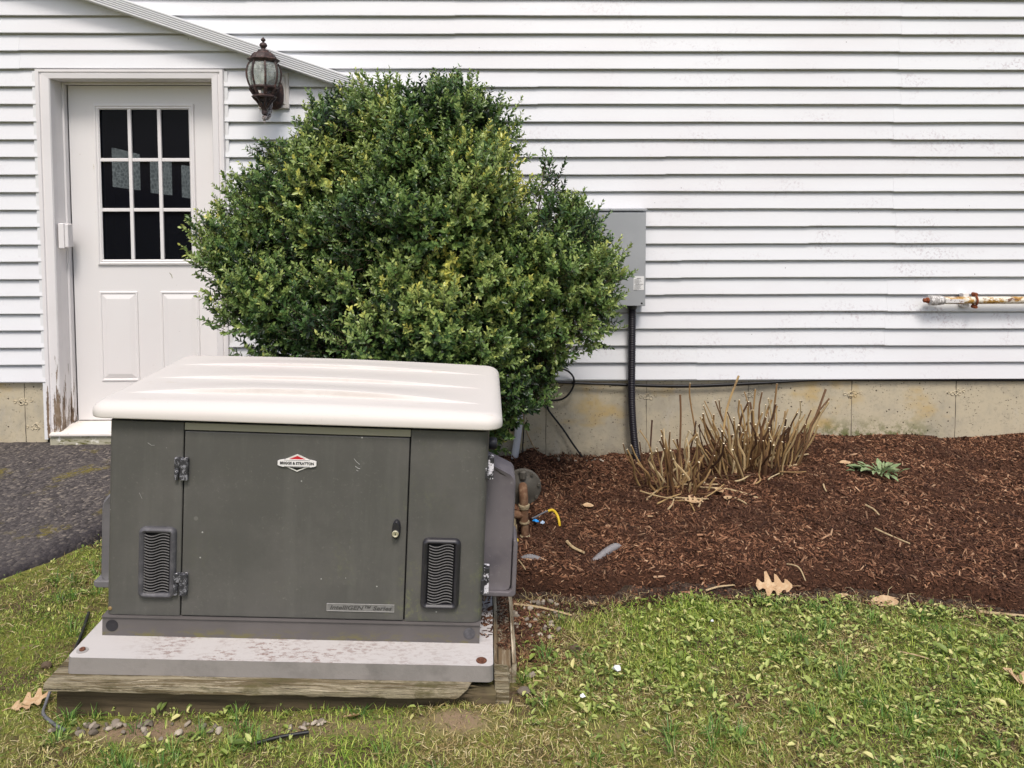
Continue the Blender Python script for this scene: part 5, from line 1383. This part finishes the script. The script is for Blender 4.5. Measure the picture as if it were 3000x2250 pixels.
# ------------------------------------------------------------------ weed plant in the mulch
wx, wy = 1.966, -.60
wp = thing('weed_plant', 'small green leafy weed growing alone in the mulch', 'weed', (wx,wy,gz(wx,wy)))
for i in range(44):
    th = random.uniform(0, 2*math.pi); rr = random.uniform(.01,.13); ex = math.cos(th)*rr*1.1; ey = math.sin(th)*rr*.5
    L_ = random.uniform(.03,.075); el = random.uniform(.1,1.15); d = np.array([math.cos(th)*math.cos(el), math.sin(th)*math.cos(el), math.sin(el)])
    c = np.array([ex,ey,random.uniform(.004,.035)+gz(wx+ex,wy+ey)-gz(wx,wy)])
    k = 7; s_ = np.cross(d, [0,0,1.]); s_ /= np.linalg.norm(s_); up1 = np.cross(s_, d)
    W_ = L_*random.uniform(.28,.55)
    vs, fs = [], []
    for j in range(k):
        t = j/(k-1); w = W_*math.sin(math.pi*min(t*.92+.05,1))**.8*.5*(1+.18*math.sin(j*2.4)); p = c+d*L_*t-up1*L_*.35*t*t
        vs += [p-s_*w+up1*w*.35, p, p+s_*w+up1*w*.35]
    for j in range(k-1):
        b0 = j*3; fs += [(b0,b0+1,b0+4,b0+3), (b0+1,b0+2,b0+5,b0+4)]
    MB().add(vs, fs).build('leaf', plantm, wp, smooth=True)
for i in range(5):
    a = random.uniform(0,6.28); MB().tube([(0,0,-.01),(.03*math.cos(a),.02*math.sin(a),.03),(.07*math.cos(a),.04*math.sin(a),.05)], .0025, 5).build('stalk', plantm, wp, smooth=60)

# ------------------------------------------------------------------ fallen leaves
def oak_leaf(name, label, x, y, size, yaw_, tilt=.2, curl=.25, lobed=True, seed=0, group=None):
    rs = random.Random(seed); n = 15
    o_, vs, fs = [], [], []
    for j in range(n):
        t = j/(n-1); w = math.sin(math.pi*min(1, t*.9+.06))**.75*.34
        if lobed: w *= (1.15 if j % 4 in (1,2) else .40)*rs.uniform(.85,1.15)
        if j == n-1: w = .01
        sh_ = .05 if lobed and j % 4 in (1,2) else 0
        px = (t-.5)*size
        for s_, ww in ((-1,w), (0,0), (1,w)):
            yy = s_*ww*size; xx = px+(sh_*size if s_ else 0)
            zz = curl*size*((yy/size)**2*3.0-(abs(s_)*.0))+curl*size*.8*((t-.5)**2)+rs.uniform(-.02,.02)*size*(abs(s_))
            vs.append((xx,yy,zz))
    for j in range(n-1):
        b0 = j*3; fs += [(b0,b0+1,b0+4,b0+3), (b0+1,b0+2,b0+5,b0+4)]
    b = MB().add(vs, fs); b.tube([(-.5*size,0,curl*size*.2),(-.62*size,.01*size,curl*size*.3),(-.74*size,.0,curl*size*.25)], .0013, 5)
    o = b.build(name, oakm, None, smooth=True)
    o.location = (x,y,gz(x,y)+.012); o.rotation_euler = (rs.uniform(-tilt,tilt), rs.uniform(-tilt,tilt), yaw_)
    return tag(o, label, 'fallen leaf', group)
lf_ = oak_leaf('oak_leaf', 'big tan oak leaf on dark soil at the mulch edge', 1.058, -1.60, .130, 2.9, .1, .3, True, 1); lf_.location.z += .030; lf_.rotation_euler = (-.55, .08, 2.9)
oak_leaf('oak_leaf', 'large curled oak leaf on grass at the right frame side', 1.625, -2.20, .125, 1.9, .5, .45, True, 2)
oak_leaf('oak_leaf', 'flat tan oak leaf on grass left of the timber frame', -1.436, -2.235, .10, .5, .2, .2, True, 3)
oak_leaf('leaf', 'upright curled brown leaf at the lawn edge left of the mulch twig', .342, -1.69, .062, .6, .8, .5, True, 4)
oak_leaf('oak_leaf', 'orange tan oak leaf in front of the left dry stems', .94, -.80, .10, .3, .2, .3, True, 5)
oak_leaf('leaf', 'pale rounded leaf in front of the wide dry clump', 1.105, -.82, .062, 1.2, .4, .2, False, 6)
oak_leaf('leaf', 'narrow brown leaf standing beside the pale rounded one', 1.08, -.74, .07, 1.7, 1.0, .5, False, 7)
oak_leaf('leaf', 'long tan leaf lying on the top edge of the lawn', 1.434, -1.715, .095, -.35, .2, .3, False, 8)
oak_leaf('leaf', 'small curled leaf in the soil groove above the long tan leaf', 1.502, -1.64, .05, .1, .4, .5, False, 9)
oak_leaf('leaf', 'small pale leaf on the mulch between regulator and conduit', .419, -.79, .055, .2, .3, .3, False, 10)
oak_leaf('leaf', 'tiny cream leaf in mulch below the left dry stems', .694, -.965, .038, .9, .3, .3, False, 11)
oak_leaf('leaf', 'small brown leaf pressed at the foot of the front timber', -.44, -2.325, .045, .6, .5, .4, False, 12)
oak_leaf('leaf', 'tan leaf fragment at the trench left of the long tan leaf', 1.30, -1.655, .05, .2, .3, .4, False, 13)
oak_leaf('leaf', 'small tan leaf lying on the mulch beside the green weed', 1.83, -.50, .06, .1, .2, .3, False, 14)
# ------------------------------------------------------------------ pebbles
peb = []
for k in range(5):
    bm = bmesh.new(); bmesh.ops.create_icosphere(bm, subdivisions=2, radius=1)
    rs = random.Random(k); cuts = [(Vector((rs.gauss(0,1),rs.gauss(0,1),rs.gauss(0,1))).normalized(), rs.uniform(.45,.8)) for _ in range(7)]
    for vv in bm.verts:
        for nn, dd in cuts:
            t_ = vv.co.dot(nn)-dd
            if t_ > 0: vv.co -= nn*t_*.9
    me = bpy.data.meshes.new('pebble'); bm.to_mesh(me); bm.free(); me.materials.append(stonem.m); me.shade_smooth(); me.set_sharp_from_angle(angle=R(16)); peb.append(me)
def pebble(x, y, s_, label, group=None, name='pebble', m=None):
    o = link(bpy.data.objects.new(name, random.choice(peb)))
    o.location = (x,y,gz(x,y)+s_*.35+.003); o.scale = (s_*random.uniform(.8,1.3), s_*random.uniform(.7,1.1), s_*random.uniform(.45,.8))
    o.rotation_euler = (random.uniform(-.5,.5), random.uniform(-.5,.5), random.uniform(0,6.28))
    return tag(o, label, 'pebble', group)
for k in range(34):
    pebble(random.gauss(-1.05,.13), -2.335-abs(random.gauss(0,.025)), random.uniform(.005,.015), 'grey pebble among loose stones along the front timber foot', 'pebbles along the timber foot')
for k in range(10):
    pebble(random.uniform(-.62,-.50), -2.335-abs(random.gauss(0,.02)), random.uniform(.006,.013), 'pale pebble in the little group right of the main stones', 'pebbles by the bare soil')
for k in range(46):
    pebble(random.uniform(.03,.20), random.uniform(-1.92,-1.66), random.uniform(.005,.014), 'small pebble scattered on bare soil right of the side timber', 'pebbles by the side timber')
pebble(.062,-2.215,.024,'broken beige stone lying in thin grass right of the pad corner', None, 'stone')
pebble(.085,-2.13,.016,'small beige stone behind the broken one by the pad corner', None, 'stone')
for k in range(9):
    pebble(random.uniform(.3,.72), random.uniform(-.12,-.05)-.02, random.uniform(.005,.010), 'white pebble on the mulch at the foundation foot', 'pebbles at the foundation')

# ------------------------------------------------------------------ small litter
def ctube(ctrl, r, label, name='drain_pipe_piece'):
    pts = resample(np.array(ctrl), .0022); o0 = pts[0].copy()
    o = MB().tube(pts-o0, [r+(.0011 if (i//2) % 2 else -.0008) for i in range(len(pts))], 12).build(name, greypvc, None, smooth=50); o.location = o0
    return tag(o, label, 'pipe piece')
ctube([(.355,-1.40,gz(.37,-1.38)-.022), (.42,-1.35,gz(.42,-1.35)+.004), (.475,-1.31,gz(.475,-1.31)+.003), (.50,-1.285,gz(.5,-1.285)-.016)], .0155, 'grey corrugated pipe surfacing from the mulch above the lawn edge')
ctube([(.07,-1.385,gz(.08,-1.385)-.012), (.11,-1.395,gz(.11,-1.395)+.0), (.165,-1.405,gz(.165,-1.405)-.012)], .012, 'buried grey corrugated pipe piece showing beside the generator hood')
bt = thing('blue_tape_knot', 'bright blue tape knot on a grey wire beside the rusty pipes', 'tape', (.148,-1.09,gz(.148,-1.09)+.012))
def scrap(n_, m, par, c, r, seed):
    rs = random.Random(seed); b = MB(); k = 8
    lo = [(c[0]+math.cos(j*6.283/k)*r*rs.uniform(.6,1.2), c[1]+math.sin(j*6.283/k)*r*rs.uniform(.4,.9), c[2]+rs.uniform(-.3,.6)*r) for j in range(k)]
    hi = [(c[0]+(p[0]-c[0])*.6, c[1]+(p[1]-c[1])*.6, p[2]+r*.45) for p in lo]
    b.loops([lo,hi], True, True); return b.build(n_, m, par)
scrap('tape_knot', bluem, bt, (0,0,.004), .018, 3); scrap('tape_end', paleblue, bt, (.028,-.006,.0), .014, 4)
MB().tube(resample([(-.02,.02,.012),(.0,.025,.018),(.035,.05,.026),(.055,.06,.03)], .01), .0042, 7).build('wire_end', greycable, bt, smooth=60)
ys_ = MB().tube(resample([(0,0,.036),(.022,.0,.04),(.040,-.02,.026),(.048,-.04,.004),(.05,-.046,-.014)], .006), .0062, 9).build('yellow_sleeve', yellowm, None, smooth=60)
ys_.location = (.205,-1.03,gz(.205,-1.03)+.004); tag(ys_, 'yellow wire sleeve arching into the mulch beside the blue tape', 'sleeve')
ys2 = MB().tube([(0,0,.012),(.012,-.01,.004),(.02,-.018,-.008)], .005, 8).build('yellow_sleeve', yellowm, None, smooth=60)
ys2.location = (.045,-1.22,gz(.045,-1.22)+.006); tag(ys2, 'short yellow sleeve stub against the generator hood', 'sleeve')
for x, y, r, lb, sd in ((.365,-2.106,.016,'white paper scrap lying in the lawn right of the pad',1), (.238,-2.246,.009,'small white scrap in the grass near the bottom right of pad',2), (.74,-1.86,.006,'tiny white scrap in the lawn below the mulch edge',5)):
    o = scrap('paper_scrap', paper, None, (0,0,.002), r, sd); o.location = (x,y,gz(x,y)+.02); tag(o, lb, 'litter')
wire('ground_wire', 'grey wire curving out of the grass at the left timber corner', 'wire', [(-1.385,-2.22,gz(-1.385,-2.22)+.045),(-1.383,-2.25,gz(-1.383,-2.25)+.016),(-1.36,-2.30,gz(-1.36,-2.30)+.014),(-1.31,-2.34,gz(-1.31,-2.34)+.014),(-1.262,-2.36,gz(-1.262,-2.36)+.008)], .0048, greycable)
wire('ground_wire', 'black wire lying in the grass along the left side of pad', 'wire', [(-1.52,-1.76,gz(-1.52,-1.76)+.02),(-1.495,-1.83,gz(-1.495,-1.83)+.02),(-1.47,-1.90,gz(-1.47,-1.9)+.022),(-1.452,-1.97,gz(-1.452,-1.97)+.016),(-1.44,-2.02,gz(-1.44,-2.02))], .0058, cablem)
wire('tube_piece', 'short straight black tube lying on the lawn before the timber', 'tube', [(-.70,-2.415,gz(-.70,-2.415)+.012),(-.63,-2.40,gz(-.63,-2.4)+.018),(-.557,-2.385,gz(-.557,-2.385)+.018)], .0052, cablem)
pine = pebble(.24,-1.985,.020,'dark brown cone half sunk in the grass right of the pad', None, 'pine_cone'); pine.data = pine.data.copy(); pine.data.materials.clear(); pine.data.materials.append(barkm.m); pine['category'] = 'cone'
pine2 = pebble(-1.50,-1.93-.12,.018,'dark clod in the grass beside the black wire at left', None, 'clod'); pine2.data = pine2.data.copy(); pine2.data.materials.clear(); pine2.data.materials.append(barkm.m); pine2['category'] = 'clod'
